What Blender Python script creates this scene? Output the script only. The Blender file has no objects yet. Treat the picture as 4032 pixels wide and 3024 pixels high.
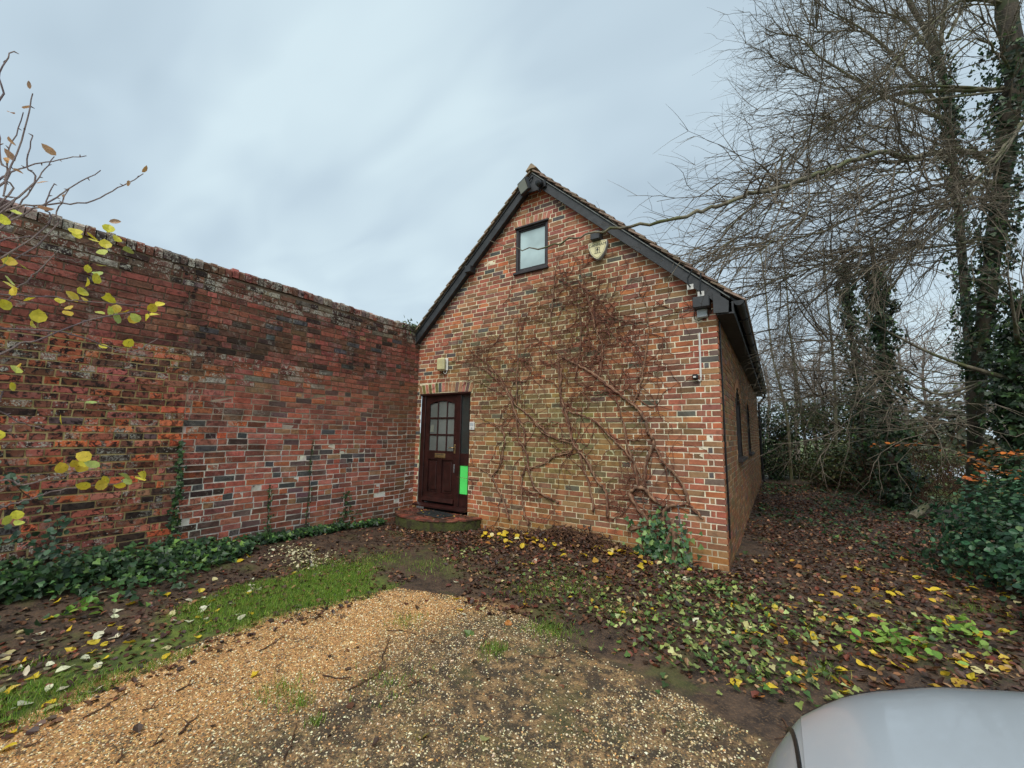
import bpy, math, random
import numpy as np
from mathutils import Matrix, Vector

random.seed(11)
rng = np.random.default_rng(11)
S = bpy.context.scene
COL = S.collection

# ------------------------------------------------------------------ camera
F_PX, CX, CY = 1589.6, 2016.0, 1512.0          # focal length in pixels of the 4032 x 3024 photograph
CAM = np.array([0.548, -5.484, 1.477])
PITCH, ROLL, YAW = math.radians(7.026), math.radians(0.886), math.radians(-33.18)

def cam_axes():
    cp, sp = math.cos(PITCH), math.sin(PITCH)
    c, s = math.cos(YAW), math.sin(YAW)
    fwd = np.array([s * cp, c * cp, sp]); right = np.array([c, -s, 0.0]); up = np.cross(right, fwd)
    r2 = right * math.cos(ROLL) + up * math.sin(ROLL)
    u2 = up * math.cos(ROLL) - right * math.sin(ROLL)
    return r2, u2, fwd
RIGHT, UP, FWD = cam_axes()
cd = bpy.data.cameras.new('camera'); cam = bpy.data.objects.new('camera', cd); COL.objects.link(cam)
cd.sensor_fit = 'HORIZONTAL'; cd.sensor_width = 36.0; cd.lens = 36.0 * F_PX / 4032.0
cd.clip_start = 0.05; cd.clip_end = 2000.0
m = Matrix.Identity(4)
for i in range(3):
    m[i][0] = RIGHT[i]; m[i][1] = UP[i]; m[i][2] = -FWD[i]; m[i][3] = CAM[i]
cam.matrix_world = m
S.camera = cam

def ray(px, py):
    return RIGHT * ((px - CX) / F_PX) - UP * ((py - CY) / F_PX) + FWD
def aty(px, py, y):
    d = ray(px, py); return CAM + d * ((y - CAM[1]) / d[1])
def atx(px, py, x):
    d = ray(px, py); return CAM + d * ((x - CAM[0]) / d[0])
def atz(px, py, z=-0.08):
    d = ray(px, py); return CAM + d * ((z - CAM[2]) / d[2])
def proj(P):
    v = np.asarray(P, float) - CAM
    z = v @ FWD
    zz = np.where(z > 0.05, z, 0.05)
    return CX + F_PX * (v @ RIGHT) / zz, CY - F_PX * (v @ UP) / zz, z

# ------------------------------------------------------------------ sky, sun, exposure
SUN_EL, SUN_AZ = 52.0, 168.0                      # azimuth clockwise from +Y
W = bpy.data.worlds.new('World'); S.world = W; W.use_nodes = True
def world_nodes():
    nt = W.node_tree; N = nt.nodes; L = nt.links
    for n in list(N): N.remove(n)
    out = N.new('ShaderNodeOutputWorld'); bg = N.new('ShaderNodeBackground')
    sky = N.new('ShaderNodeTexSky'); sky.sky_type = 'NISHITA'; sky.sun_disc = False
    sky.sun_elevation = math.radians(SUN_EL); sky.sun_rotation = math.radians(SUN_AZ)
    sky.dust_density = 3.0; sky.air_density = 1.0
    tc = N.new('ShaderNodeTexCoord')
    sep = N.new('ShaderNodeSeparateXYZ'); L.new(tc.outputs['Generated'], sep.inputs[0])
    def math_(op, a, b=None):
        n = N.new('ShaderNodeMath'); n.operation = op
        for i, v in enumerate((a, b)):
            if v is None: continue
            if isinstance(v, (int, float)): n.inputs[i].default_value = v
            else: L.new(v, n.inputs[i])
        return n.outputs[0]
    zz = math_('ADD', math_('ABSOLUTE', sep.outputs[2]), 0.22)
    cmb = N.new('ShaderNodeCombineXYZ')
    L.new(math_('DIVIDE', sep.outputs[0], zz), cmb.inputs[0]); L.new(math_('DIVIDE', sep.outputs[1], zz), cmb.inputs[1])
    mp = N.new('ShaderNodeMapping'); mp.inputs['Rotation'].default_value = (0, 0, math.radians(35)); mp.inputs['Scale'].default_value = (0.55, 1.25, 1)
    L.new(cmb.outputs[0], mp.inputs[0])
    n1 = N.new('ShaderNodeTexNoise'); n1.inputs['Scale'].default_value = 1.15; n1.inputs['Detail'].default_value = 3; n1.inputs['Roughness'].default_value = 0.5
    n1.inputs['Distortion'].default_value = 0.5
    L.new(mp.outputs[0], n1.inputs['Vector'])
    n2 = N.new('ShaderNodeTexNoise'); n2.inputs['Scale'].default_value = 3.4; n2.inputs['Detail'].default_value = 2; n2.inputs['Distortion'].default_value = 0.8
    L.new(mp.outputs[0], n2.inputs['Vector'])
    f = math_('ADD', math_('MULTIPLY', n1.outputs[0], 0.75), math_('MULTIPLY', n2.outputs[0], 0.25))
    cr = N.new('ShaderNodeValToRGB'); L.new(f, cr.inputs[0])
    e = cr.color_ramp.elements
    e[0].position = 0.36; e[0].color = (0.435, 0.545, 0.630, 1)
    e[1].position = 0.64; e[1].color = (0.665, 0.805, 0.865, 1)
    k = e.new(0.5); k.color = (0.540, 0.665, 0.750, 1)
    mul = N.new('ShaderNodeVectorMath'); mul.operation = 'SCALE'; mul.inputs['Scale'].default_value = 0.10
    L.new(sky.outputs[0], mul.inputs[0])
    cl = N.new('ShaderNodeVectorMath'); cl.operation = 'SCALE'; cl.inputs['Scale'].default_value = CLOUD
    L.new(cr.outputs[0], cl.inputs[0])
    mx = N.new('ShaderNodeMix'); mx.data_type = 'RGBA'; mx.inputs[0].default_value = 0.92
    L.new(mul.outputs[0], mx.inputs[6]); L.new(cl.outputs[0], mx.inputs[7])
    L.new(mx.outputs[2], bg.inputs[0]); bg.inputs[1].default_value = 1.0
    L.new(bg.outputs[0], out.inputs[0])
CLOUD = 0.595
W.cycles.sampling_method = 'MANUAL'; W.cycles.sample_map_resolution = 256
world_nodes()
sd = bpy.data.lights.new('sun', 'SUN'); sd.energy = 1.5; sd.angle = math.radians(38); sd.color = (1.0, 0.965, 0.91)
sun = bpy.data.objects.new('sun', sd); COL.objects.link(sun)
a, e_ = math.radians(SUN_AZ), math.radians(SUN_EL)
sdir = Vector((math.sin(a) * math.cos(e_), math.cos(a) * math.cos(e_), math.sin(e_)))
sun.rotation_euler = sdir.to_track_quat('Z', 'Y').to_euler()
S.view_settings.view_transform = 'Standard'; S.view_settings.look = 'None'
S.view_settings.gamma = 1.0; S.view_settings.exposure = 0.85
S.view_settings.use_curve_mapping = False
S.cycles.max_bounces = 4; S.cycles.diffuse_bounces = 2; S.cycles.glossy_bounces = 2
S.cycles.use_adaptive_sampling = True; S.cycles.adaptive_threshold = 0.02
S.cycles.transparent_max_bounces = 8; S.cycles.transmission_bounces = 4

# ------------------------------------------------------------------ helpers
def lin(r, g, b, a=None):
    f = lambda c: (c / 255 / 12.92) if c <= 10 else ((c / 255 + 0.055) / 1.055) ** 2.4
    return (f(r), f(g), f(b)) if a is None else (f(r), f(g), f(b), a)

def tag(o, label=None, cat=None, group=None, kind=None):
    if label: o['label'] = label
    if cat: o['category'] = cat
    if group: o['group'] = group
    if kind: o['kind'] = kind
    return o
def empty(name, loc=(0, 0, 0), parent=None):
    o = bpy.data.objects.new(name, None); COL.objects.link(o); o.location = loc; o.empty_display_size = 0.1
    if parent: set_parent(o, parent)
    return o
def set_parent(o, p):
    o.parent = p
    # all parents are unrotated and unscaled: keep the world position by taking the parents' offset away
    off = Vector((0, 0, 0)); q = p
    while q is not None: off += Vector(q.location); q = q.parent
    o.location = Vector(o.location) - off
def link(name, me, mat=None, parent=None, loc=(0, 0, 0)):
    o = bpy.data.objects.new(name, me); COL.objects.link(o); o.location = loc
    if mat is not None and len(me.materials) == 0: me.materials.append(mat)
    if parent is not None: set_parent(o, parent)
    return o
def np_mesh(name, V, Fq, col=None, smooth=False):
    """V (n,3), Fq list of (m,k) int arrays, col (n,4) per point"""
    me = bpy.data.meshes.new(name)
    V = np.asarray(V, np.float32); Fs = [np.asarray(f, np.int32) for f in (Fq if isinstance(Fq, list) else [Fq]) if len(f)]
    nl = sum(f.size for f in Fs); nf = sum(len(f) for f in Fs)
    me.vertices.add(len(V)); me.vertices.foreach_set('co', V.ravel())
    me.loops.add(nl); me.polygons.add(nf)
    me.loops.foreach_set('vertex_index', np.concatenate([f.ravel() for f in Fs]))
    tot = np.concatenate([np.full(len(f), f.shape[1], np.int32) for f in Fs])
    me.polygons.foreach_set('loop_start', np.concatenate([[0], np.cumsum(tot)[:-1]]).astype(np.int32))
    me.polygons.foreach_set('use_smooth', np.full(nf, bool(smooth)))
    if col is not None:
        at = me.color_attributes.new('Col', 'FLOAT_COLOR', 'POINT')
        c = np.asarray(col, np.float32)
        if c.shape[1] == 3: c = np.hstack([c, np.ones((len(c), 1), np.float32)])
        at.data.foreach_set('color', c.ravel())
    me.update(calc_edges=True)
    return me

class MB:
    """collects shapes into one mesh"""
    def __init__(s): s.v = []; s.q = {}; s.c = []; s.n = 0
    def add(s, V, faces, col=None):
        V = np.asarray(V, float)
        for f in (faces if isinstance(faces, list) else [faces]):
            f = np.asarray(f, np.int64)
            if f.ndim == 1: f = f[None]
            if len(f): s.q.setdefault(f.shape[1], []).append(f + s.n)
        s.v.append(V); s.n += len(V)
        if col is not None: s.c.append(np.tile(np.array(list(col) + [1.0] * (4 - len(col))), (len(V), 1)))
    def box(s, x0, x1, y0, y1, z0, z1, col=None):
        V = [(x, y, z) for z in (z0, z1) for y in (y0, y1) for x in (x0, x1)]
        s.add(V, [(0, 2, 3, 1), (4, 5, 7, 6), (0, 1, 5, 4), (2, 6, 7, 3), (0, 4, 6, 2), (1, 3, 7, 5)], col)
    def bbox(s, x0, x1, y0, y1, z0, z1, b=0.006, col=None):
        """box with chamfered edges"""
        X = (x0, x1); Y = (y0, y1); Z = (z0, z1); V = []; idx = {}
        for i in (0, 1):
            for j in (0, 1):
                for k in (0, 1):
                    sx, sy, sz = (b, -b)[i], (b, -b)[j], (b, -b)[k]
                    for ax in range(3):
                        p = [X[i] + sx, Y[j] + sy, Z[k] + sz]; p[ax] = (X[i], Y[j], Z[k])[ax]
                        idx[(i, j, k, ax)] = len(V); V.append(p)
        Fq = []; Ft = []
        for ax in range(3):
            for sd_ in (0, 1):
                o = [a_ for a_ in range(3) if a_ != ax]; ks = []
                for (p, q) in ((0, 0), (1, 0), (1, 1), (0, 1)):
                    t = [0, 0, 0]; t[ax] = sd_; t[o[0]] = p; t[o[1]] = q; ks.append(idx[(*t, ax)])
                if (sd_ == 0) ^ (ax == 1): ks = ks[::-1]
                Fq.append(ks)
        for ax in range(3):                      # edges running along ax
            o = [a_ for a_ in range(3) if a_ != ax]
            for p in (0, 1):
                for q in (0, 1):
                    t0 = [0, 0, 0]; t0[o[0]] = p; t0[o[1]] = q; t1 = list(t0); t1[ax] = 1
                    Fq.append([idx[(*t0, o[0])], idx[(*t1, o[0])], idx[(*t1, o[1])], idx[(*t0, o[1])]])
        for i in (0, 1):
            for j in (0, 1):
                for k in (0, 1): Ft.append([idx[(i, j, k, a_)] for a_ in range(3)])
        s.add(V, [np.array(Fq), np.array(Ft)], col)
    def tube(s, pts, rad, sides=6, cap=True, col=None):
        pts = np.asarray(pts, float); n = len(pts)
        rad = np.full(n, rad) if np.isscalar(rad) else np.asarray(rad, float)
        t = np.gradient(pts, axis=0); t /= np.linalg.norm(t, axis=1)[:, None] + 1e-12
        ref = np.zeros(3); ref[np.argmin(np.abs(t).mean(0))] = 1.0
        u = np.cross(t, ref); u /= np.linalg.norm(u, axis=1)[:, None] + 1e-12
        w = np.cross(t, u)
        an = np.arange(sides) * (2 * math.pi / sides)
        V = pts[:, None] + rad[:, None, None] * (np.cos(an)[None, :, None] * u[:, None] + np.sin(an)[None, :, None] * w[:, None])
        i = np.arange(n - 1)[:, None] * sides; j = np.arange(sides)[None]; j2 = (j + 1) % sides
        Q = np.stack([i + j, i + j2, i + sides + j2, i + sides + j], -1).reshape(-1, 4)
        fs = [Q]
        if cap and sides >= 3:
            fs.append(np.array([list(range(sides))[::-1]])); fs.append(np.array([[(n - 1) * sides + k for k in range(sides)]]))
        s.add(V.reshape(-1, 3), fs, col)
    def prism(s, poly, axis, a0, a1, col=None):
        """polygon in the two other axes, extruded along axis"""
        n = len(poly); o = [a_ for a_ in range(3) if a_ != axis]; V = []
        for a_ in (a0, a1):
            for p in poly:
                v = [0, 0, 0]; v[axis] = a_; v[o[0]] = p[0]; v[o[1]] = p[1]; V.append(v)
        fs = [np.array([[i, (i + 1) % n, n + (i + 1) % n, n + i] for i in range(n)]), np.array([list(range(n))[::-1]]), np.array([[n + i for i in range(n)]])]
        s.add(V, fs, col)
    def lathe(s, prof, origin, axis, sides=20, col=None):
        """prof: list of (radius, along)"""
        ax = np.asarray(axis, float); ax /= np.linalg.norm(ax)
        ref = np.array([0, 0, 1.0]) if abs(ax[2]) < 0.9 else np.array([1.0, 0, 0])
        u = np.cross(ax, ref); u /= np.linalg.norm(u); w = np.cross(ax, u); an = np.arange(sides) * 2 * math.pi / sides
        V = []
        for r, h in prof: V += [np.asarray(origin) + ax * h + r * (math.cos(t) * u + math.sin(t) * w) for t in an]
        Q = [[i * sides + j, i * sides + (j + 1) % sides, (i + 1) * sides + (j + 1) % sides, (i + 1) * sides + j] for i in range(len(prof) - 1) for j in range(sides)]
        s.add(V, np.array(Q), col)
    def mesh(s, name, smooth=False):
        V = np.concatenate(s.v); Fs = [np.concatenate(f) for f in s.q.values()]
        return np_mesh(name, V, Fs, np.concatenate(s.c) if s.c else None, smooth)
    def build(s, name, mat, parent=None, smooth=False):
        return link(name, s.mesh(name, smooth), mat, parent)

# ------------------------------------------------------------------ materials
class NT:
    def __init__(s, name):
        s.m = bpy.data.materials.new(name); s.m.use_nodes = True; s.t = s.m.node_tree
        s.N = s.t.nodes; s.L = s.t.links; s.bsdf = s.N['Principled BSDF']; s.out = s.N['Material Output']
    def n(s, typ, ins=None, **kw):
        x = s.N.new(typ)
        for k, v in kw.items(): setattr(x, k, v)
        for k, v in (ins or {}).items(): s.set(x.inputs[k], v)
        return x
    def set(s, sock, v):
        if hasattr(v, 'is_output') or isinstance(v, bpy.types.NodeSocket): s.L.new(v, sock)
        else:
            try: sock.default_value = v
            except Exception: sock.default_value = tuple(v) + (1.0,)
    def math(s, op, a, b=None, clamp=False):
        x = s.N.new('ShaderNodeMath'); x.operation = op; x.use_clamp = clamp
        s.set(x.inputs[0], a)
        if b is not None: s.set(x.inputs[1], b)
        return x.outputs[0]
    def mix(s, f, a, b, mode='MIX'):
        x = s.N.new('ShaderNodeMix'); x.data_type = 'RGBA'; x.blend_type = mode
        s.set(x.inputs[0], f); s.set(x.inputs[6], a); s.set(x.inputs[7], b); return x.outputs[2]
    def pos(s): return s.n('ShaderNodeNewGeometry').outputs['Position']
    def noise(s, scale, detail=3, rough=0.5, vec=None, dist=0.0):
        x = s.n('ShaderNodeTexNoise', {'Scale': scale, 'Detail': detail, 'Roughness': rough, 'Distortion': dist})
        s.L.new(vec if vec is not None else s.pos(), x.inputs['Vector']); return x.outputs[0]
    def voro(s, scale, vec=None, feature='F1'):
        x = s.n('ShaderNodeTexVoronoi', {'Scale': scale}); x.feature = feature
        s.L.new(vec if vec is not None else s.pos(), x.inputs['Vector']); return x
    def ramp(s, f, a, b):
        """smooth 0..1 between a and b"""
        x = s.n('ShaderNodeMapRange', {'From Min': a, 'From Max': b}); x.interpolation_type = 'SMOOTHSTEP'
        s.set(x.inputs['Value'], f); return x.outputs[0]
    def attr(s): return s.n('ShaderNodeVertexColor', layer_name='Col')
    def bump(s, h, strength=0.3, dist=0.01):
        b = s.n('ShaderNodeBump', {'Strength': strength, 'Distance': dist}); s.set(b.inputs['Height'], h)
        s.L.new(b.outputs[0], s.bsdf.inputs['Normal']); return b.outputs[0]
    def base(s, c): s.set(s.bsdf.inputs['Base Color'], c)
    def rough(s, v): s.set(s.bsdf.inputs['Roughness'], v)

def mat_plain(name, rgb, rough=0.5, var=0.25, scale=14, metal=0.0, bump=0.1, bscale=120, spec=0.5, coat=0.0):
    t = NT(name); f = t.noise(scale, 4)
    c0 = tuple(x * (1 - var) for x in rgb); c1 = tuple(min(1, x * (1 + var)) for x in rgb)
    t.base(t.mix(t.ramp(f, 0.3, 0.7), c0, c1)); t.rough(t.math('ADD', t.math('MULTIPLY', t.noise(scale * 2.3, 3), 0.25), rough - 0.12))
    t.bsdf.inputs['Metallic'].default_value = metal; t.bsdf.inputs['Specular IOR Level'].default_value = spec
    t.bsdf.inputs['Coat Weight'].default_value = coat
    if bump: t.bump(t.noise(bscale, 3), bump, 0.003)
    return t.m

def brick_mat(name, obj, pit=0.35, soot=False):
    """brick surface: base colour and lichen amount come from the piece (object colour or point colour)"""
    t = NT(name)
    if obj:
        a = t.n('ShaderNodeObjectInfo'); c, al = a.outputs['Color'], a.outputs['Alpha']
    else:
        a = t.attr(); c, al = a.outputs['Color'], a.outputs['Alpha']
    n1 = t.noise(28, 5, 0.6); n2 = t.noise(160, 4, 0.65); n3 = t.noise(5.5, 3)
    k = t.math('ADD', t.math('MULTIPLY', n1, 0.9), 0.55)
    k = t.math('MULTIPLY', k, t.math('ADD', t.math('MULTIPLY', n2, 0.5), 0.75))
    vs = t.n('ShaderNodeVectorMath', operation='SCALE'); t.L.new(c, vs.inputs[0]); t.L.new(k, vs.inputs['Scale'])
    c2 = t.mix(t.math('MULTIPLY', t.ramp(n3, 0.5, 0.72), 0.45), vs.outputs[0], lin(64, 52, 44))
    # dark grime pits
    g = t.ramp(t.noise(60, 4, 0.7), 0.60, 0.72)
    c2 = t.mix(t.math('MULTIPLY', g, t.math('ADD', t.math('MULTIPLY', al, 0.6), 0.25)), c2, lin(44, 36, 32))
    if soot:                                   # old wall: black crust in the brick faces, long rain streaks below the coping
        mp = t.n('ShaderNodeMapping'); mp.inputs['Scale'].default_value = (1, 1, 0.28); t.L.new(t.pos(), mp.inputs[0])
        st = t.ramp(t.noise(2.3, 4, 0.6, mp.outputs[0]), 0.44, 0.66); cr_ = t.ramp(t.noise(19, 5, 0.7, dist=0.7), 0.47, 0.58)
        z_ = t.n('ShaderNodeSeparateXYZ'); t.L.new(t.pos(), z_.inputs[0]); up = t.ramp(z_.outputs[2], 1.9, 2.7)
        low = t.math('MULTIPLY', t.ramp(z_.outputs[1], -2.6, -4.2), t.ramp(z_.outputs[2], 2.6, 2.1))
        amt = t.math('ADD', t.math('MULTIPLY', up, t.math('ADD', t.math('MULTIPLY', st, 0.7), 0.25)), t.math('ADD', t.math('MULTIPLY', low, 0.8), 0.16), True)
        c2 = t.mix(t.math('MULTIPLY', t.math('MAXIMUM', cr_, t.math('MULTIPLY', st, t.math('MULTIPLY', up, 0.5))), amt), c2, lin(40, 32, 30))
    # lichen: pale crusts, more of them where the piece says so
    big = t.noise(13, 4, 0.6, dist=0.6)
    thr = t.math('SUBTRACT', 0.86, t.math('MULTIPLY', al, 0.42))
    l1 = t.math('MULTIPLY', t.math('SUBTRACT', big, thr), 14, True)
    l2 = t.ramp(t.noise(75, 4, 0.65, dist=0.8), 0.42, 0.56)
    vo = t.voro(34); spot = t.math('LESS_THAN', vo.outputs['Distance'], t.math('MULTIPLY', al, 0.30))
    lich = t.math('MAXIMUM', t.math('MULTIPLY', l1, l2), t.math('MULTIPLY', t.math('MULTIPLY', spot, l2), t.ramp(al, 0.1, 0.3)))
    speck = t.math('MULTIPLY', t.ramp(t.noise(190, 3, 0.6, dist=0.5), 0.66, 0.72), t.ramp(t.noise(3.2, 3, 0.6), 0.35, 0.6))
    lich = t.math('MAXIMUM', lich, t.math('MULTIPLY', speck, t.math('ADD', t.math('MULTIPLY', al, 1.2), 0.18, True)))
    if soot:
        wb = t.math('MULTIPLY', t.ramp(t.noise(4.2, 5, 0.7, dist=0.9), 0.52, 0.60), t.ramp(t.noise(48, 4, 0.7, dist=0.8), 0.47, 0.54))
        lich = t.math('MAXIMUM', lich, t.math('MULTIPLY', wb, t.math('ADD', t.math('MULTIPLY', al, 0.9), 0.05, True)))
    lc = t.mix(t.noise(40, 2), lin(156, 150, 134), lin(212, 208, 192))
    t.base(t.mix(lich, c2, lc))
    t.rough(0.88); t.bsdf.inputs['Specular IOR Level'].default_value = 0.25
    h = t.math('ADD', t.math('MULTIPLY', n1, 0.6), t.math('MULTIPLY', n2, 0.5))
    t.bump(t.math('ADD', h, t.math('MULTIPLY', lich, 0.3)), pit, 0.006)
    return t.m

def mortar_mat():
    t = NT('mortar'); a = t.attr(); c = a.outputs['Color']
    n = t.noise(35, 5, 0.65); n2 = t.noise(6, 4)
    k = t.math('ADD', t.math('MULTIPLY', n, 0.7), 0.62)
    vs = t.n('ShaderNodeVectorMath', operation='SCALE'); t.L.new(c, vs.inputs[0]); t.L.new(k, vs.inputs['Scale'])
    t.base(t.mix(t.math('MULTIPLY', t.ramp(n2, 0.5, 0.7), 0.35), vs.outputs[0], lin(95, 84, 62)))
    t.rough(0.92); t.bump(n, 0.5, 0.006); return t.m

def leaf_mat(name, obj=False, trans=0.28, rough=0.42, var=0.35):
    t = NT(name)
    a = t.n('ShaderNodeObjectInfo') if obj else t.attr(); c = a.outputs['Color']
    n = t.noise(55, 4); k = t.math('ADD', t.math('MULTIPLY', n, 2 * var), 1 - var)
    vs = t.n('ShaderNodeVectorMath', operation='SCALE'); t.L.new(c, vs.inputs[0]); t.L.new(k, vs.inputs['Scale'])
    cc = t.mix(t.math('MULTIPLY', t.ramp(t.noise(140, 3), 0.62, 0.72), 0.55), vs.outputs[0], lin(70, 45, 25)) if obj else vs.outputs[0]
    t.base(cc); t.rough(rough); t.bsdf.inputs['Specular IOR Level'].default_value = 0.4
    tr = t.n('ShaderNodeBsdfTranslucent'); t.L.new(cc, tr.inputs[0])
    mx = t.n('ShaderNodeMixShader', {0: trans}); t.L.new(t.bsdf.outputs[0], mx.inputs[1]); t.L.new(tr.outputs[0], mx.inputs[2])
    t.L.new(mx.outputs[0], t.out.inputs[0]); return t.m

def bark_mat(name, c0, c1, moss=None, scale=9):
    t = NT(name); p = t.pos()
    mp = t.n('ShaderNodeMapping'); mp.inputs['Scale'].default_value = (1, 1, 0.25); t.L.new(p, mp.inputs[0])
    n = t.noise(scale, 5, 0.65, mp.outputs[0]); c = t.mix(t.ramp(n, 0.3, 0.7), c0, c1)
    if moss: c = t.mix(t.math('MULTIPLY', t.ramp(t.noise(4, 4, 0.6), 0.45, 0.62), 0.8), c, moss)
    t.base(c); t.rough(0.85); t.bump(t.noise(scale * 6, 4, 0.6, mp.outputs[0]), 0.6, 0.01); return t.m

M = {}
M['brick_o'] = brick_mat('brick_piece', True); M['brick_v'] = brick_mat('brick_joined', False)
M['wall_o'] = brick_mat('old_brick_piece', True, 0.5, True); M['wall_v'] = brick_mat('old_brick_joined', False, 0.5, True)
M['mortar'] = mortar_mat()
M['leaf_v'] = leaf_mat('leaves'); M['leaf_o'] = leaf_mat('single_leaf', True)
M['litter'] = leaf_mat('leaf_litter', trans=0.08, rough=0.5)
M['black_wood'] = mat_plain('black_stained_timber', lin(46, 48, 50), 0.55, 0.3, 9, bump=0.35, bscale=60)
M['black_plastic'] = mat_plain('black_plastic', lin(26, 26, 27), 0.35, 0.2, bump=0.05)
M['door'] = mat_plain('mahogany_stained_timber', lin(46, 21, 18), 0.38, 0.35, 7, bump=0.25, bscale=45, coat=0.25)
M['frame_dark'] = mat_plain('dark_window_frame', lin(52, 45, 45), 0.42, 0.25, 8, bump=0.15)
M['beige'] = mat_plain('aged_beige_plastic', lin(196, 188, 142), 0.45, 0.12, 10, bump=0.05)
M['white_pl'] = mat_plain('white_plastic', lin(214, 212, 205), 0.4, 0.1, 12, bump=0.03)
M['grey_pl'] = mat_plain('grey_plastic', lin(176, 182, 184), 0.4, 0.12, 12, bump=0.03)
M['brass'] = mat_plain('dull_brass', lin(150, 128, 88), 0.42, 0.2, 25, metal=0.7, bump=0.08)
M['steel'] = mat_plain('grey_steel', lin(150, 152, 155), 0.38, 0.2, 30, metal=0.8, bump=0.1)
M['green'] = mat_plain('bright_green_sheet', lin(90, 230, 108), 0.5, 0.05, 3, bump=0.0)
M['rubber'] = mat_plain('black_rubber', lin(42, 46, 46), 0.6, 0.35, 20, bump=0.5, bscale=90)
M['cream'] = mat_plain('cream_plastic', lin(226, 216, 168), 0.42, 0.08, 8, bump=0.0)
M['ink'] = mat_plain('dark_print', lin(50, 52, 50), 0.6, 0.1, 8, bump=0.0)
M['bark'] = bark_mat('grey_bark', lin(76, 68, 54), lin(138, 130, 110), lin(88, 94, 54))
M['twig'] = bark_mat('twig_bark', lin(74, 66, 56), lin(128, 116, 98), None, 14)
M['dark_bark'] = bark_mat('dark_bark', lin(40, 34, 28), lin(82, 72, 58), lin(52, 62, 30))
M['far_bark'] = bark_mat('far_bark', lin(96, 84, 76), lin(140, 126, 116), None, 5)
M['vine'] = bark_mat('creeper_bark', lin(78, 54, 42), lin(160, 124, 96), None, 25)
M['vine_twig'] = bark_mat('creeper_twig', lin(80, 44, 34), lin(140, 92, 70), None, 25)
M['dead'] = bark_mat('dead_stem', lin(52, 32, 22), lin(104, 72, 48), None, 20)
M['shrub_twig'] = bark_mat('shrub_twig', lin(104, 88, 92), lin(150, 132, 122), None, 18)
def tile_mat():
    t = NT('roof_tile_clay'); a = t.attr(); n = t.noise(22, 5, 0.6)
    c = t.mix(t.math('MULTIPLY', t.ramp(t.noise(9, 4, 0.6), 0.45, 0.7), 0.6), a.outputs[0], lin(112, 108, 88))
    k = t.math('ADD', t.math('MULTIPLY', n, 0.8), 0.6)
    vs = t.n('ShaderNodeVectorMath', operation='SCALE'); t.L.new(c, vs.inputs[0]); t.L.new(k, vs.inputs['Scale'])
    t.base(vs.outputs[0]); t.rough(0.85); t.bump(n, 0.4, 0.006); return t.m
M['tile'] = tile_mat()
def glass_mat(name, tint, rough=0.06, spec=0.6):
    t = NT(name); t.base(t.mix(t.ramp(t.noise(1.6, 3), 0.35, 0.65), tuple(x * 0.8 for x in tint), tuple(x * 1.15 for x in tint)))
    t.rough(t.math('ADD', t.math('MULTIPLY', t.noise(20, 3), 0.06), rough)); t.bsdf.inputs['Specular IOR Level'].default_value = spec
    t.bsdf.inputs['Coat Weight'].default_value = 0.5; t.bsdf.inputs['Coat Roughness'].default_value = 0.03
    return t.m
M['glass_obscure'] = glass_mat('obscured_glass', lin(104, 110, 106), 0.22)
M['glass_dark'] = glass_mat('dark_glass', lin(48, 54, 52), 0.1)
M['glass_blind'] = glass_mat('glass_over_blind', lin(178, 198, 198), 0.12)
M['glass_lamp'] = glass_mat('lamp_glass', lin(128, 128, 112), 0.2)
# ------------------------------------------------------------------ brickwork
GZ = -0.08                      # ground level
WX = -5.21                      # face of the garden wall = left end of the gable
XC, SL, ZL = -2.62, 0.945, 5.60 # gable apex, roof slope, underside of the bargeboards at the apex
CRS = 0.075
U_G = (np.array([0, 0, 0.]), np.array([1., 0, 0]), np.array([0, 0, 1.]), np.array([0, -1., 0]))      # gable: u = x
U_L = (np.array([WX, 0, 0.]), np.array([0, 1., 0]), np.array([0, 0, 1.]), np.array([1., 0, 0]))      # garden wall: u = y
U_S = (np.array([0, 0, 0.]), np.array([0, 1., 0]), np.array([0, 0, 1.]), np.array([1., 0, 0]))       # side wall: u = y

def clip(poly, a, b, c):
    """keep a*u + b*v <= c"""
    out = []
    for i in range(len(poly)):
        p, q = poly[i], poly[(i + 1) % len(poly)]
        dp, dq = a * p[0] + b * p[1] - c, a * q[0] + b * q[1] - c
        if dp <= 0: out.append(p)
        if (dp < 0 < dq) or (dq < 0 < dp):
            t = dp / (dp - dq); out.append((p[0] + t * (q[0] - p[0]), p[1] + t * (q[1] - p[1])))
    return out
def area(p): return 0.5 * abs(sum(p[i][0] * p[(i + 1) % len(p)][1] - p[(i + 1) % len(p)][0] * p[i][1] for i in range(len(p))))

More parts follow.
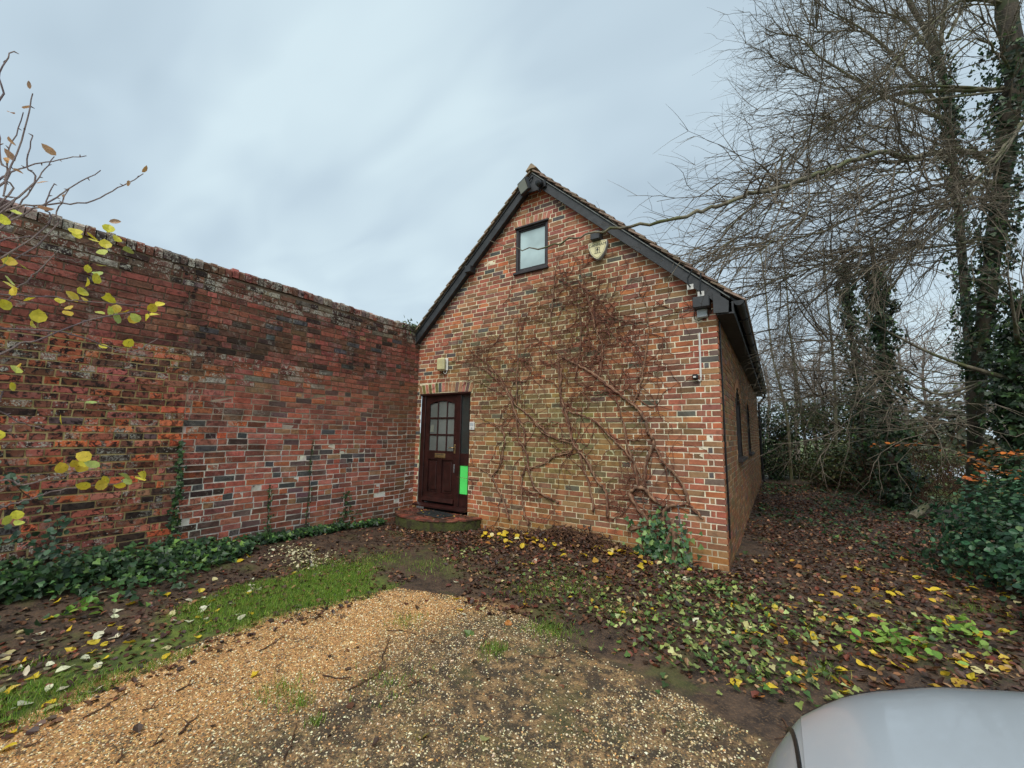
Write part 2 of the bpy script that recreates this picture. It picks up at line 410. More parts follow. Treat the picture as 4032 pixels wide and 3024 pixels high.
def lay_rows(u_from, u_to, k0, k1, holes, start, pat, size=0.215, head=0.1025, j=0.010):
    """bricks of a wall as (u0,u1,v0,v1,full); laid from u_from towards u_to; holes: (u0,u1,v0,v1)"""
    out = []; sgn = 1 if u_to > u_from else -1
    for k in range(k0, k1):
        v0, v1 = k * CRS + j / 2, (k + 1) * CRS - j / 2; vm = (v0 + v1) / 2
        cut = sorted([(h[0], h[1]) for h in holes if h[2] < vm < h[3]])
        seq = list(start(k)); u = u_from
        while (u_to - u) * sgn > 0.001:
            w = seq.pop(0) if seq else pat(k, size, head)
            a, b = sorted((u, u + sgn * w)); u += sgn * (w + j)
            a = max(a, min(u_from, u_to)); b = min(b, max(u_from, u_to))
            parts = [(a, b)]
            for c0, c1 in cut:
                nx = []
                for p, q in parts:
                    if q <= c0 or p >= c1: nx.append((p, q)); continue
                    if p < c0 - 0.012: nx.append((p, c0))
                    if q > c1 + 0.012: nx.append((c1, q))
                parts = nx
            for p, q in parts:
                if q - p > 0.018: out.append((p, q, v0, v1, abs((q - p) - w) < 1e-6))
    return out

def brick_shape(poly, relief, bev, jit, round_=0.0):
    """closed front of one brick in (u, v, n); back ring sits 6 mm behind the mortar face"""
    P = np.array(poly, float); n = len(P); c = P.mean(0)
    d = c - P; s = np.sign(d) if n == 4 else d / (np.linalg.norm(d, axis=1)[:, None] + 1e-9) * 1.3
    P = P + rng.normal(0, jit, P.shape)
    b1 = P + s * bev * 0.25; b2 = P + s * bev * (1 + round_)
    V = np.vstack([np.column_stack([P, np.full(n, -0.006)]), np.column_stack([P, np.full(n, relief - bev)]),
                   np.column_stack([b1, np.full(n, relief - bev * 0.3)]), np.column_stack([b2, relief + rng.normal(0, jit * 0.6, n)])])
    i = np.arange(n); k = (i + 1) % n
    Q = np.vstack([np.column_stack([r * n + i, r * n + k, (r + 1) * n + k, (r + 1) * n + i]) for r in (0, 1, 2)])
    return V, Q, 3 * n + i
def to_world(V, fr): return fr[0] + V[:, :1] * fr[1] + V[:, 1:2] * fr[2] + V[:, 2:3] * fr[3]

def make_wall_bricks(name, rows, fr, colour, parent, n_single, relief, bev, jit, clips=(), wave=None, mats=('brick_o', 'brick_v')):
    """the n_single bricks that show largest are objects of their own, the rest are joined"""
    cand = []
    polys = []
    for (a, b, v0, v1, full) in rows:
        poly = [(a, v0), (b, v0), (b, v1), (a, v1)]
        cut = False
        for cl in clips:
            q = clip(poly, *cl)
            if len(q) != len(poly) or area(q) < area(poly) - 1e-7: cut = True
            poly = q
            if len(poly) < 3: break
        if len(poly) < 3 or area(poly) < 2e-4: continue
        if wave is not None: poly = [(p[0], p[1] + wave(p[0], p[1])) for p in poly]
        ce = np.mean(poly, 0); w3 = fr[0] + ce[0] * fr[1] + ce[1] * fr[2]
        cs = fr[0] + np.array([poly[0][0]])[:, None] * fr[1] + poly[0][1] * fr[2]
        polys.append((poly, ce, full and not cut))
        x, y, z = proj(w3); x0, y0, _ = proj(fr[0] + a * fr[1] + v0 * fr[2]); x1, y1, _ = proj(fr[0] + b * fr[1] + v1 * fr[2])
        if full and not cut and z > 0.3 and 0 < x < 4032 and 0 < y < 3024: cand.append((abs(x1 - x0) * abs(y1 - y0), len(polys) - 1))
    cand.sort(reverse=True); single = set(i for _, i in cand[:n_single])
    store = {}
    mb = MB()
    for i, (poly, ce, full) in enumerate(polys):
        col = colour(ce[0], ce[1])
        no = rng.normal(0, jit * 0.9) + (0.005 if wave is not None and (ce[1] > 2.2 or ce[0] < -3.62) else 0.0)
        if i in single:
            w = poly[1][0] - poly[0][0]; key = (round(w, 4), random.randrange(5))
            if key not in store:
                hh_ = (poly[2][1] - poly[1][1]) / 2; pl = [(-w / 2, -hh_), (w / 2, -hh_), (w / 2, hh_), (-w / 2, hh_)]
                V, Q, top = brick_shape(pl, relief, bev, jit); V = V[:, :1] * fr[1] + V[:, 1:2] * fr[2] + V[:, 2:3] * fr[3]
                store[key] = np_mesh('brick', V, [Q, top[None]]); store[key].materials.append(M[mats[0]])
            o = link('brick', store[key], None, parent, fr[0] + ce[0] * fr[1] + ce[1] * fr[2] + no * fr[3]); o.color = col
        else:
            V, Q, top = brick_shape(poly, relief, bev, jit); V[:, 2] += no
            mb.add(to_world(V, fr), [Q, top], col)
    o = mb.build('brickwork', M[mats[1]], parent); o['kind'] = 'stuff'
    return o

def vary(rgb, s=0.12):
    k = 1 + rng.normal(0, s); return tuple(min(0.9, max(0.004, c * k * (1 + rng.normal(0, s * 0.35)))) for c in rgb)
def mixc(a, b, f): return tuple(x + (y - x) * f for x, y in zip(a, b))
def pick(tab):
    w = np.array([t[0] for t in tab]); return tab[rng.choice(len(tab), p=w / w.sum())][1]

RED, ORANGE, DRED = lin(170, 100, 80), lin(184, 108, 74), lin(142, 88, 76)
PURP, BLUE, TAN, BROWN = lin(112, 88, 84), lin(88, 86, 86), lin(168, 124, 92), lin(132, 96, 70)
OLIVE = lin(118, 112, 66)
G_TAB = [(0.38, RED), (0.15, ORANGE), (0.19, DRED), (0.07, PURP), (0.035, BLUE), (0.07, TAN), (0.105, BROWN)]
def algae(x, z):
    a = math.exp(-(((x + 2.35) / 1.75) ** 2 + ((z - 1.35) / 1.15) ** 2)) + 0.55 * math.exp(-(((x + 1.8) / 1.5) ** 2 + ((z - 3.3) / 0.9) ** 2)) + 0.5 * math.exp(-(((x + 3.8) / 0.9) ** 2 + ((z - 2.6) / 0.7) ** 2))
    return min(1.0, a)
def gable_col(x, z):
    c = vary(pick(G_TAB), 0.13); a = algae(x, z)
    f = a * rng.uniform(0.45, 1.0); c = mixc(c, vary(OLIVE, 0.2), f)
    if z < 0.45: c = mixc(c, vary(lin(186, 112, 56), 0.15), (0.45 - z) * rng.uniform(0.2, 1.2) if z > -0.1 else 0.5)
    if z < 0.12: c = mixc(c, lin(128, 120, 62), rng.uniform(0.1, 0.5))
    return (*c, 0.05 + 0.10 * rng.random() + (0.15 if z < 0.8 and rng.random() < 0.4 else 0))
PLUM, DBROWN, PINK, SOOT, GREY = lin(156, 92, 78), lin(120, 82, 66), lin(188, 116, 98), lin(72, 54, 48), lin(140, 124, 110)
def wall_col(y, z):
    old = z < 2.35 and (y < -3.62 or rng.random() < 0.55 * float(sst(-y, 2.5, 3.7))) and rng.random() < 0.92
    if z > 3.17: c = vary(pick([(0.5, DBROWN), (0.2, SOOT), (0.2, GREY), (0.1, PLUM)]), 0.2); l = rng.uniform(0.5, 0.95)
    elif z > 2.42:
        c = vary(pick([(0.50, PLUM), (0.26, DBROWN), (0.06, BLUE), (0.10, DRED), (0.05, SOOT), (0.03, TAN)]), 0.17); l = rng.uniform(0.1, 0.42)
        if y < -3.6: c = mixc(c, lin(150, 84, 72), 0.3)
    elif z > 2.0 and y < -1.9 and not (z < 2.12 and y > -3.0):
        c = vary(pick([(0.40, ORANGE), (0.25, DBROWN), (0.13, GREY), (0.22, PLUM)]), 0.2); l = rng.uniform(0.35, 0.95)
    elif old:
        c = vary(pick([(0.34, lin(128, 78, 62)), (0.14, SOOT), (0.20, lin(200, 106, 68)), (0.20, lin(160, 94, 78)), (0.12, lin(176, 106, 86))]), 0.2)
        l = rng.uniform(0.2, 0.85) if rng.random() < 0.72 else 0.06
    else:
        c = vary(pick([(0.36, lin(184, 106, 86)), (0.24, PINK), (0.16, DRED), (0.05, ORANGE), (0.09, PURP), (0.04, BLUE), (0.06, TAN)]), 0.14)
        l = rng.uniform(0.0, 0.3)
        d = math.exp(-((y + 0.1) / 0.9) ** 2); c = mixc(c, vary(lin(120, 84, 52), 0.15), 0.6 * d)
        if z < 0.5: c = mixc(c, lin(112, 88, 62), 0.3 * rng.random())
        if z > 1.6: c = mixc(c, DBROWN, 0.45 * rng.random())
    return (*c, l)
def side_col(y, z):
    c = vary(pick([(0.34, lin(150, 90, 62)), (0.26, BROWN), (0.16, DRED), (0.14, TAN), (0.1, PURP)]), 0.14)
    c = mixc(c, vary(lin(122, 106, 66), 0.12), rng.uniform(0.1, 0.6) if y > 0.25 else 0.1)
    return (*c, 0.08)

def mortar_sheet(name, fr, us, vs, colour, parent, holes=(), clips_fn=None, off=0.0):
    """grid of mortar behind the bricks; cells inside holes or above the gable line are left out"""
    U, Vv = np.meshgrid(us, vs, indexing='ij'); P = np.stack([U.ravel(), Vv.ravel(), np.full(U.size, off)], 1)
    col = np.array([(*colour(u, v), 1.0) for u, v in P[:, :2]]); nv = len(vs); F = []
    for i in range(len(us) - 1):
        for j in range(nv - 1):
            um, vm = (us[i] + us[i + 1]) / 2, (vs[j] + vs[j + 1]) / 2
            if any(h[0] < um < h[1] and h[2] < vm < h[3] for h in holes): continue
            if clips_fn and not clips_fn(um, vm): continue
            F.append((i * nv + j, (i + 1) * nv + j, (i + 1) * nv + j + 1, i * nv + j + 1))
    return link(name, np_mesh(name, to_world(P, fr), np.array(F), col), M['mortar'], parent)
def grid_with(a, b, step, extra):
    g = sorted(set([round(x, 4) for x in np.arange(a, b + step * 0.5, step)] + [round(e, 4) for e in extra])); return np.array([x for x in g if a <= x <= b])

# ------------------------------------------------------------------ ground sheet (one mesh, colour masks from world position)
def w2(*pp): return np.array([atz(*p)[:2] for p in pp])
POLY_GRAVEL = np.vstack([w2((0, 2870), (480, 2650), (1050, 2430), (1560, 2320), (1980, 2390), (2280, 2560), (2700, 2760), (2950, 2900), (3100, 3024)), [(0.9, -3.4), (1.6, -3.9), (4.5, -5.0), (4.5, -9), (-3.4, -9), (-3.1, -5.6)]])
POLY_GRASS = np.vstack([w2((0, 2870), (480, 2650), (1050, 2430), (1560, 2320), (1460, 2215), (1150, 2260), (930, 2330), (560, 2470), (0, 2680)), [(-4.6, -5.6), (-3.3, -5.6)]])
POLY_LITTER = np.vstack([w2((1500, 2140), (1700, 2160), (1950, 2400), (2350, 2460), (2800, 2700), (3300, 2700)), [(1.4, -2.2), (2.6, -0.6), (3.4, 3.0), (3.0, 9.0), (1.5, 11.5), (0.05, 11.5), (0.05, 0.0), (-5.2, -0.02)]])
def sdist(P, poly):
    """signed distance, positive inside"""
    P = np.asarray(P, float)[:, :2]; n = len(poly); d = np.full(len(P), 1e9); ins = np.zeros(len(P), bool)
    for i in range(n):
        a, b = poly[i], poly[(i + 1) % n]; e = b - a
        t = np.clip(((P - a) @ e) / (e @ e), 0, 1); d = np.minimum(d, np.linalg.norm(P - a - t[:, None] * e, axis=1))
        with np.errstate(divide='ignore', invalid='ignore'):
            c = ((a[1] > P[:, 1]) != (b[1] > P[:, 1])) & (P[:, 0] < (b[0] - a[0]) * (P[:, 1] - a[1]) / (b[1] - a[1]) + a[0])
        ins ^= c
    return np.where(ins, d, -d)
_ph = rng.uniform(0, 6.28, (3, 12)); _kk = rng.normal(0, 1, (3, 12, 2))
def fnoise(P, f, ch=0):
    """cheap smooth noise about -1..1"""
    P = np.asarray(P, float)[:, :2]; s = 0
    for i in range(12): s = s + np.sin(P @ (_kk[ch, i] * f) + _ph[ch, i])
    return s / 3.4
def sst(x, a, b): t = np.clip((x - a) / (b - a), 0, 1); return t * t * (3 - 2 * t)
def ground_z(P):
    P = np.asarray(P, float)
    z = GZ + 0.008 * fnoise(P, 2.2) + 0.004 * fnoise(P, 7, 1)
    z = z + 0.10 * sst(-P[:, 0], 3.9, 5.1) * sst(-P[:, 1], 0.6, 2.0)             # rises to the garden wall
    z = z + 0.07 * np.exp(-((P[:, 1] + 0.25) / 0.28) ** 2) * sst(P[:, 0], -3.6, -2.6) * sst(-P[:, 0], 0.2, 0.9)   # litter bank under the creeper
    far = np.hypot(P[:, 0], P[:, 1]); z = np.where(far > 40, GZ, z)
    return z
def axis(lo, hi, step, end):
    a = list(np.arange(lo, hi + 1e-6, step)); s = step
    while a[-1] < end: s *= 1.35; a.append(a[-1] + s)
    s = step; b = []
    x = lo
    while x > -end: s *= 1.35; x -= s; b.append(x)
    return np.array(b[::-1] + a)
MA, MBp = w2((1750, 2480), (650, 3024))
def mud_mask(P):
    """clean golden gravel on one side of a line across the drive, muddy and mossy on the other"""
    d = unit2(MBp - MA); nrm = np.array([d[1], -d[0]]); nrm = nrm if nrm[0] > 0 else -nrm
    return sst((P - MA) @ nrm + 0.30 * fnoise(P, 1.3, 2) + 0.12 * fnoise(P, 4.0, 1), -0.45, 0.40)
def unit2(v): return v / np.linalg.norm(v)
def build_ground():
    xs = axis(-5.6, 4.4, 0.05, 500); ys = axis(-6.0, 3.0, 0.05, 500)
    X, Y = np.meshgrid(xs, ys, indexing='ij'); P = np.stack([X.ravel(), Y.ravel()], 1)
    Z = ground_z(P); n1 = fnoise(P, 3.1); n2 = fnoise(P, 9.5, 1); n3 = fnoise(P, 1.3, 2)
    edge = 0.10 * n1 + 0.06 * n2
    gr = sst(sdist(P, POLY_GRAVEL) + edge, -0.06, 0.10)
    gs = sst(sdist(P, POLY_GRASS) + edge * 1.2, -0.10, 0.12)
    lawn = sst(P[:, 0], 3.4, 4.4) * sst(P[:, 1], 8.0, 10.0); lawn = np.maximum(lawn, sst(np.hypot(P[:, 0], P[:, 1]), 14, 18))
    road = sst(P[:, 1], 19.5, 20.2) * sst(-P[:, 1], -30.5, -29.5) * sst(P[:, 0], 3.0, 4.0)
    muddy = mud_mask(P)              # clean golden gravel at left, muddy and mossy to the right
    c = np.stack([gr * (1 - lawn), np.maximum(gs * (1 - gr), lawn * (1 - road)), muddy, road], 1)
    ny = len(ys); i, j = np.meshgrid(np.arange(len(xs) - 1), np.arange(ny - 1), indexing='ij'); a = (i * ny + j).ravel()
    F = np.stack([a, a + ny, a + ny + 1, a + 1], 1)
    o = link('ground', np_mesh('ground', np.column_stack([P, Z]), F, c, True), ground_mat()); o['kind'] = 'structure'
    return o
def ground_mat():
    t = NT('ground'); a = t.attr(); sp = t.n('ShaderNodeSeparateColor'); t.L.new(a.outputs['Color'], sp.inputs[0]); p = t.pos()
    # earth with rotting leaf mould
    e = t.mix(t.ramp(t.noise(7, 5, 0.6), 0.35, 0.65), lin(44, 34, 28), lin(84, 66, 52))
    e = t.mix(t.math('MULTIPLY', t.ramp(t.noise(70, 3, 0.6), 0.5, 0.66), 0.6), e, lin(118, 92, 66))
    e = t.mix(t.math('MULTIPLY', t.ramp(t.noise(2.6, 4, 0.6), 0.52, 0.68), 0.55), e, lin(86, 92, 42))
    # gravel: pebbles by voronoi cells, fines between
    v = t.voro(88); v2 = t.voro(150)
    peb = t.mix(t.ramp(v.outputs['Color'], 0.15, 0.8), lin(130, 94, 56), lin(212, 170, 114))
    peb = t.mix(t.math('MULTIPLY', t.ramp(v2.outputs['Distance'], 0.0, 0.45), 0.55), peb, lin(186, 136, 84))
    clean = t.mix(t.ramp(t.noise(5, 4, 0.6), 0.35, 0.65), t.mix(0.35, peb, lin(186, 140, 90)), peb)
    mud = t.mix(t.ramp(t.noise(11, 5, 0.65), 0.42, 0.60), lin(70, 59, 45), t.mix(0.55, peb, lin(112, 98, 74)))
    mud = t.mix(t.math('MULTIPLY', t.ramp(t.noise(4.5, 4, 0.6), 0.5, 0.66), 0.65), mud, lin(84, 84, 46))
    g = t.mix(t.math('MULTIPLY', sp.outputs[2], t.ramp(t.noise(2.1, 4, 0.6), 0.05, 0.45)), clean, mud)
    g = t.mix(t.math('MULTIPLY', t.ramp(t.noise(3.7, 5, 0.65, dist=0.8), 0.54, 0.64), 0.75), g, lin(66, 52, 40))
    gl = t.mix(t.ramp(t.noise(14, 4), 0.3, 0.7), lin(62, 76, 30), lin(104, 118, 46))
    c = t.mix(sp.outputs[0], e, g); c = t.mix(sp.outputs[1], c, gl)
    rd = t.mix(t.noise(3, 3), lin(176, 184, 190), lin(208, 214, 218))  # pale road tone: sky reflected in wet tarmac, painted into the colour
    t.base(t.mix(a.outputs['Alpha'], c, rd))
    t.rough(t.math('ADD', t.math('MULTIPLY', t.noise(9, 4), 0.5), 0.42))
    h = t.math('ADD', t.math('MULTIPLY', t.math('MULTIPLY', t.math('SUBTRACT', 1, v.outputs['Distance']), 0.5), sp.outputs[0]), t.noise(45, 5, 0.7))
    t.bump(h, 0.8, 0.012); return t.m
ground = build_ground()

# ------------------------------------------------------------------ house
house = tag(empty('house', (-2.6, 5.5, GZ)), 'red brick gabled outbuilding with black bargeboards, brown front door and creeper on its gable', 'house')
DOOR = (-5.10, -3.895, -1.0, 2.175); WIN = (-3.0, -2.385, 4.14, 4.95)
def pat_g(k, s, h):
    return h if rng.random() < 0.27 else s
def start_g(k): return [0.215] if k % 2 == 0 else [0.1025, 0.05]
holes_g = [DOOR, WIN, (-5.15, -3.85, 2.175, 2.40), (-3.05, -2.335, 4.95, 5.10)]
rows = lay_rows(0.0, WX, -3, 76, holes_g, start_g, pat_g, 0.213, 0.1005, 0.012)
clips_g = [(SL, 1.0, ZL + 0.03 + SL * XC), (-SL, 1.0, ZL + 0.03 - SL * XC)]
def mort_g(x, z):
    c = mixc(lin(232, 220, 188), lin(190, 184, 132), 0.75 * algae(x, z)); c = mixc(c, lin(240, 232, 214), 0.4 if x > -1.2 else 0.0)
    if z < 0.3: c = mixc(c, lin(150, 128, 76), 0.5)
    return vary(c, 0.08)
gx = grid_with(WX, 0.0, 0.1, [DOOR[0], DOOR[1], WIN[0], WIN[1], XC])
gz = grid_with(-0.30, 5.7, 0.1, [DOOR[3], WIN[2], WIN[3]])
gable = mortar_sheet('gable_wall', U_G, gx, gz, mort_g, house, [DOOR, WIN], lambda u, v: v < ZL + 0.06 - SL * abs(u - XC))
gable['label'] = 'red and purple brick gable with pale mortar, greened by algae'
make_wall_bricks('gable', rows, U_G, gable_col, gable, 260, 0.0045, 0.003, 0.0016, clips_g)
def soldiers(x0, x1, z0, h, rise, n):
    mb = MB(); w = (x1 - x0) / n
    for i in range(n):
        xa, xb = x0 + i * w + 0.005, x0 + (i + 1) * w - 0.005; t = ((xa + xb) / 2 - (x0 + x1) / 2) / ((x1 - x0) / 2); dz = rise * (1 - t * t); sk = 0.06 * t * h / 0.2
        V, Q, top = brick_shape([(xa, z0 + dz), (xb, z0 + dz), (xb + sk, z0 + dz + h), (xa + sk, z0 + dz + h)], 0.008, 0.004, 0.0012)
        o = MB(); o.add(to_world(V, U_G), [Q, top], (*vary(pick([(0.35, lin(186, 122, 104)), (0.25, TAN), (0.2, PURP), (0.1, BLUE), (0.1, OLIVE)]), 0.12), 0.15))
        ob = o.build('arch_brick', M['brick_v'], gable)
soldiers(-5.13, -3.87, 2.185, 0.170, 0.035, 16)
soldiers(-3.03, -2.355, 4.955, 0.130, 0.008, 9)
# side wall with two arched windows
SW = [(2.05, 3.25), (4.95, 6.15)]
def in_arch(u, v):
    for a, b in SW:
        if a < u < b and 1.13 < v < 2.10 + 0.22 * (1 - ((u - (a + b) / 2) / ((b - a) / 2)) ** 2): return True
    return False
def side_rows():
    r = []
    for (a, b, v0, v1, full) in lay_rows(0.0, 11.6, -3, 41, [], lambda k: ([0.1025, 0.05] if k % 2 == 0 else [0.215]), pat_g):
        vm = (v0 + v1) / 2
        xs = [a, b]
        for wa, wb in SW:
            if 1.13 < vm < 2.32:
                hw = (wb - wa) / 2 * math.sqrt(max(0.0, 1 - max(0.0, (vm - 2.10) / 0.22))); c = (wa + wb) / 2
                if b > c - hw and a < c + hw:
                    xs = None
                    if a < c - hw - 0.02: r.append((a, c - hw, v0, v1, False))
                    if b > c + hw + 0.02: r.append((c + hw, b, v0, v1, False))
                    break
        if xs: r.append((a, b, v0, v1, full))
    return r
side = mortar_sheet('side_wall', U_S, grid_with(0.0, 11.6, 0.1, []), grid_with(-0.3, 3.02, 0.0825, []), lambda y, z: vary(mixc(lin(190, 180, 146), lin(130, 116, 78), 0.25 if y > 0.3 else 0), 0.08), house, clips_fn=lambda u, v: not in_arch(u, v))
side['label'] = 'long brick side wall under the black eaves with two arched windows'
make_wall_bricks('side', side_rows(), U_S, side_col, side, 40, 0.0055, 0.0035, 0.0016)
b = MB(); b.box(WX + 0.01, -0.28, 0.28, 11.3, -0.3, 3.0); b.box(WX + 0.01, -0.25, 0.29, 0.34, 3.0, 3.02)
b.build('inner_core', M['mortar'], house)
b = MB(); b.prism([(WX + 0.02, -0.3), (-0.02, -0.3), (-0.02, 3.0), (XC, ZL - 0.15), (WX + 0.02, 3.0)], 1, 11.32, 11.6); b.build('rear_wall', mat_plain('rear_brick', RED, 0.9), house)
for a_, b_ in SW:
    wn = empty('window', ((a_ + b_) / 2 * 0, (a_ + b_) / 2, 1.13)); set_parent(wn, house); c = (a_ + b_) / 2; hw = (b_ - a_) / 2
    mbp = MB(); arch = [(a_, 1.15), (b_, 1.15)] + [(c + hw * math.cos(t), 2.10 + 0.22 * (1 - math.cos(t) ** 2)) for t in np.linspace(0, math.pi, 13)]
    mbp.prism(arch, 0, -0.09, -0.08); mbp.build('pane', M['glass_dark'], wn)
    fr = MB()
    pts = [(-0.05, a_ + 0.025, 1.15), (-0.05, a_ + 0.025, 2.08)] + [(-0.05, c - (hw - 0.025) * math.cos(t), 2.10 - 0.02 + 0.22 * (1 - math.cos(t) ** 2)) for t in np.linspace(0.1, math.pi - 0.1, 12)] + [(-0.05, b_ - 0.025, 2.08), (-0.05, b_ - 0.025, 1.15)]
    fr.tube(pts, 0.042, 4); fr.box(-0.085, -0.02, c - 0.03, c + 0.03, 1.16, 2.27); fr.box(-0.085, -0.015, a_, b_, 1.13, 1.20)
    fr.build('frame', M['frame_dark'], wn)
    sb = MB(); sb.bbox(-0.10, 0.07, a_ - 0.05, b_ + 0.05, 1.075, 1.13); sb.build('sill', M['frame_dark'], wn)
    for i in range(9):                      # arch bricks
        t = i / 8 * 2 - 1; mbk = MB(); yc = c + t * hw * 0.96; zc = 2.12 + 0.22 * (1 - t * t)
        V, Q, top = brick_shape([(yc - 0.033, zc), (yc + 0.033, zc), (yc + 0.033 + 0.03 * t, zc + 0.16), (yc - 0.033 + 0.03 * t, zc + 0.16)], 0.011, 0.004, 0.0015)
        mbk.add(to_world(V, U_S), [Q, top], (*vary(TAN, 0.15), 0.1)); mbk.build('arch_brick', M['brick_v'], wn)

# roof
roof_mb = MB(); EXR, EXL = 0.25, WX - 0.02; YF, YB = -0.13, 11.75
zt = lambda x: ZL + 0.205 - SL * abs(x - XC)
roof_mb.prism([(EXR, zt(EXR) - 0.03), (EXR, zt(EXR)), (XC, zt(XC)), (EXL, zt(EXL)), (EXL, zt(EXL) - 0.03), (XC, zt(XC) - 0.03)], 1, YF + 0.03, YB)
roof = roof_mb.build('roof', M['black_wood'], house)
th = math.atan(SL); cs_, sn_ = math.cos(th), math.sin(th)
def tile_mesh(side_):
    L_, w_, t_ = 0.265, 0.158, 0.020; mb = MB(); V = []
    d = np.array([side_ * cs_, 0, -sn_]); nrm = np.array([side_ * sn_, 0, cs_])
    for a_, h in ((0, 0.0), (L_, 0.034)):
        for yy in (0, w_):
            for q in (0, t_): V.append(d * a_ + np.array([0, yy, 0]) + nrm * (h + q))
    mb.add(V, np.array([(0, 1, 3, 2), (4, 6, 7, 5), (0, 4, 5, 1), (2, 3, 7, 6), (0, 2, 6, 4), (1, 5, 7, 3)]))
    return mb
for side_, ex in ((1, EXR), (-1, EXL)):
    tm = tile_mesh(side_); V0 = np.concatenate(tm.v); F0 = np.concatenate(tm.q[4])
    slen = abs(ex - XC) / cs_; nr = int((slen - 0.06) / 0.098); rest = MB(); variants = []
    for q in range(4):
        c = vary(pick([(1, lin(132, 112, 90)), (1, lin(116, 96, 80)), (1, lin(146, 128, 104))]), 0.1)
        me = np_mesh('roof_tile', V0, F0, np.tile((*c, 1), (8, 1))); me.materials.append(M['tile']); variants.append(me)
    for r in range(nr):
        s0 = 0.02 + r * 0.098
        base = np.array([XC + side_ * s0 * cs_, YF - 0.03, zt(XC) - s0 * sn_ + 0.006])
        for cidx in range(73):
            p = base + np.array([0, cidx * 0.163 + (0.08 if r % 2 else 0), rng.normal(0, 0.0015)])
            if r % 2 and cidx == 0: p[1] -= 0.04
            if cidx < 2: link('roof_tile', random.choice(variants), None, roof, p)
            elif side_ == 1 or cidx < 30:
                rest.add(V0 + p, F0, vary(lin(128, 108, 88), 0.15))
    o = rest.build('roof_tiles', M['tile'], roof); o['kind'] = 'stuff'
rt = MB(); rt.prism([(-0.105, -0.105), (-0.012, -0.004), (0.012, -0.004), (0.105, -0.105), (0, -0.09)], 1, 0, 0.295, lin(156, 136, 112)); rme = rt.mesh('ridge_tile'); rme.materials.append(M['tile'])
for i in range(39): link('ridge_tile', rme, None, roof, (XC + rng.normal(0, 0.003), YF - 0.035 + i * 0.3, ZL + 0.325 + rng.normal(0, 0.004)))
# bargeboards, undercloak and apex plate
def slope_board(name, side_, x_out, lo, hi, y0, y1, mat, parent):
    mb = MB(); z = lambda x: ZL - SL * abs(x - XC)
    mb.prism([(XC, z(XC) + lo), (x_out, z(x_out) + lo), (x_out, z(x_out) + hi), (XC, z(XC) + hi)], 1, y0, y1); return mb.build(name, mat, parent)
slope_board('bargeboard', 1, 0.06, 0.0, 0.165, -0.115, -0.085, M['black_wood'], house)
slope_board('bargeboard', -1, WX - 0.0, 0.0, 0.165, -0.117, -0.087, M['black_wood'], house)
slope_board('verge_strip', 1, 0.16, 0.167, 0.182, -0.135, -0.02, mat_plain('verge_cement', lin(120, 122, 118), 0.8), house)
slope_board('verge_strip', -1, WX - 0.02, 0.167, 0.182, -0.135, -0.02, M['black_wood'], house)
slope_board('verge_soffit', 1, 0.0, 0.02, 0.04, -0.084, 0.03, M['black_wood'], house)
slope_board('verge_soffit', -1, WX, 0.02, 0.04, -0.086, 0.03, M['black_wood'], house)
b = MB(); zb = ZL - 0.17; hw = (ZL + 0.10 - zb) / SL
b.prism([(XC - 0.20, zb + 0.01), (XC + 0.20, zb), (XC + 0.16, zb + 0.17), (XC, zb + 0.31), (XC - 0.16, zb + 0.17)], 1, -0.135, -0.119); b.build('apex_board', M['black_wood'], house)
def block(x0, x1, z0, z1, y0, y1, name='purlin_end'):
    q = MB(); q.bbox(x0, x1, y0, y1, z0, z1, 0.008); return q.build(name, M['black_wood'], house)
block(-3.99, -3.86, 4.33, 4.455, -0.16, 0.0); block(-1.60, -1.46, 4.32, 4.45, -0.16, 0.0); block(-0.25, -0.06, 3.07, 3.21, -0.17, 0.0)
# eaves: box end, soffit, fascia, gutter, downpipe
b = MB(); b.prism([(-0.02, 2.975), (0.14, 2.965), (0.15, 3.10), (-0.02, 3.26)], 1, -0.15, -0.119); b.build('eaves_box', M['black_wood'], house)
b = MB(); b.box(0.005, 0.175, -0.115, 11.7, 2.955, 2.972); b.build('soffit', M['black_wood'], house)
b = MB(); b.box(0.175, 0.197, -0.118, 11.7, 2.95, 3.10); b.build('fascia', M['black_wood'], house)
b = MB(); pr = [(0.255 + 0.055 * math.cos(t), 3.085 + 0.06 * math.sin(t)) for t in np.linspace(math.pi, 2 * math.pi, 9)] + [(0.255 + 0.050 * math.cos(t), 3.085 + 0.055 * math.sin(t)) for t in np.linspace(2 * math.pi, math.pi, 9)]
b.prism(pr, 1, -0.16, 11.75)
b.prism([(0.255 + 0.055 * math.cos(t), 3.085 + 0.06 * math.sin(t)) for t in np.linspace(math.pi, 2 * math.pi, 9)], 1, -0.168, -0.158)
for yy in np.arange(0.6, 11.5, 0.9): b.box(0.198, 0.312, yy - 0.02, yy + 0.02, 3.02, 3.055)
b.build('gutter', M['black_plastic'], house)
b = MB(); b.tube([(0.255, 11.45, 3.03), (0.255, 11.45, 2.95), (0.20, 11.45, 2.85), (0.07, 11.45, 2.70), (0.055, 11.45, 2.6), (0.055, 11.45, 0.02), (0.10, 11.4, -0.04)], 0.036, 8)
for zz in (2.4, 1.2, 0.4): b.box(0.0, 0.10, 11.40, 11.50, zz, zz + 0.04)
b.build('downpipe', M['black_plastic'], house)
cb = MB(); cb.tube([(0.014, 0.10, 2.93), (0.016, 0.11, 2.2), (0.013, 0.10, 1.4), (0.017, 0.115, 0.8), (0.014, 0.12, 0.28)], 0.011, 6)
for zz in np.arange(0.5, 2.9, 0.45): cb.box(0.006, 0.028, 0.09, 0.13, zz, zz + 0.012)
tag(cb.build('cable', M['black_plastic']), 'black cable clipped down the side wall beside the brick corner', 'cable')

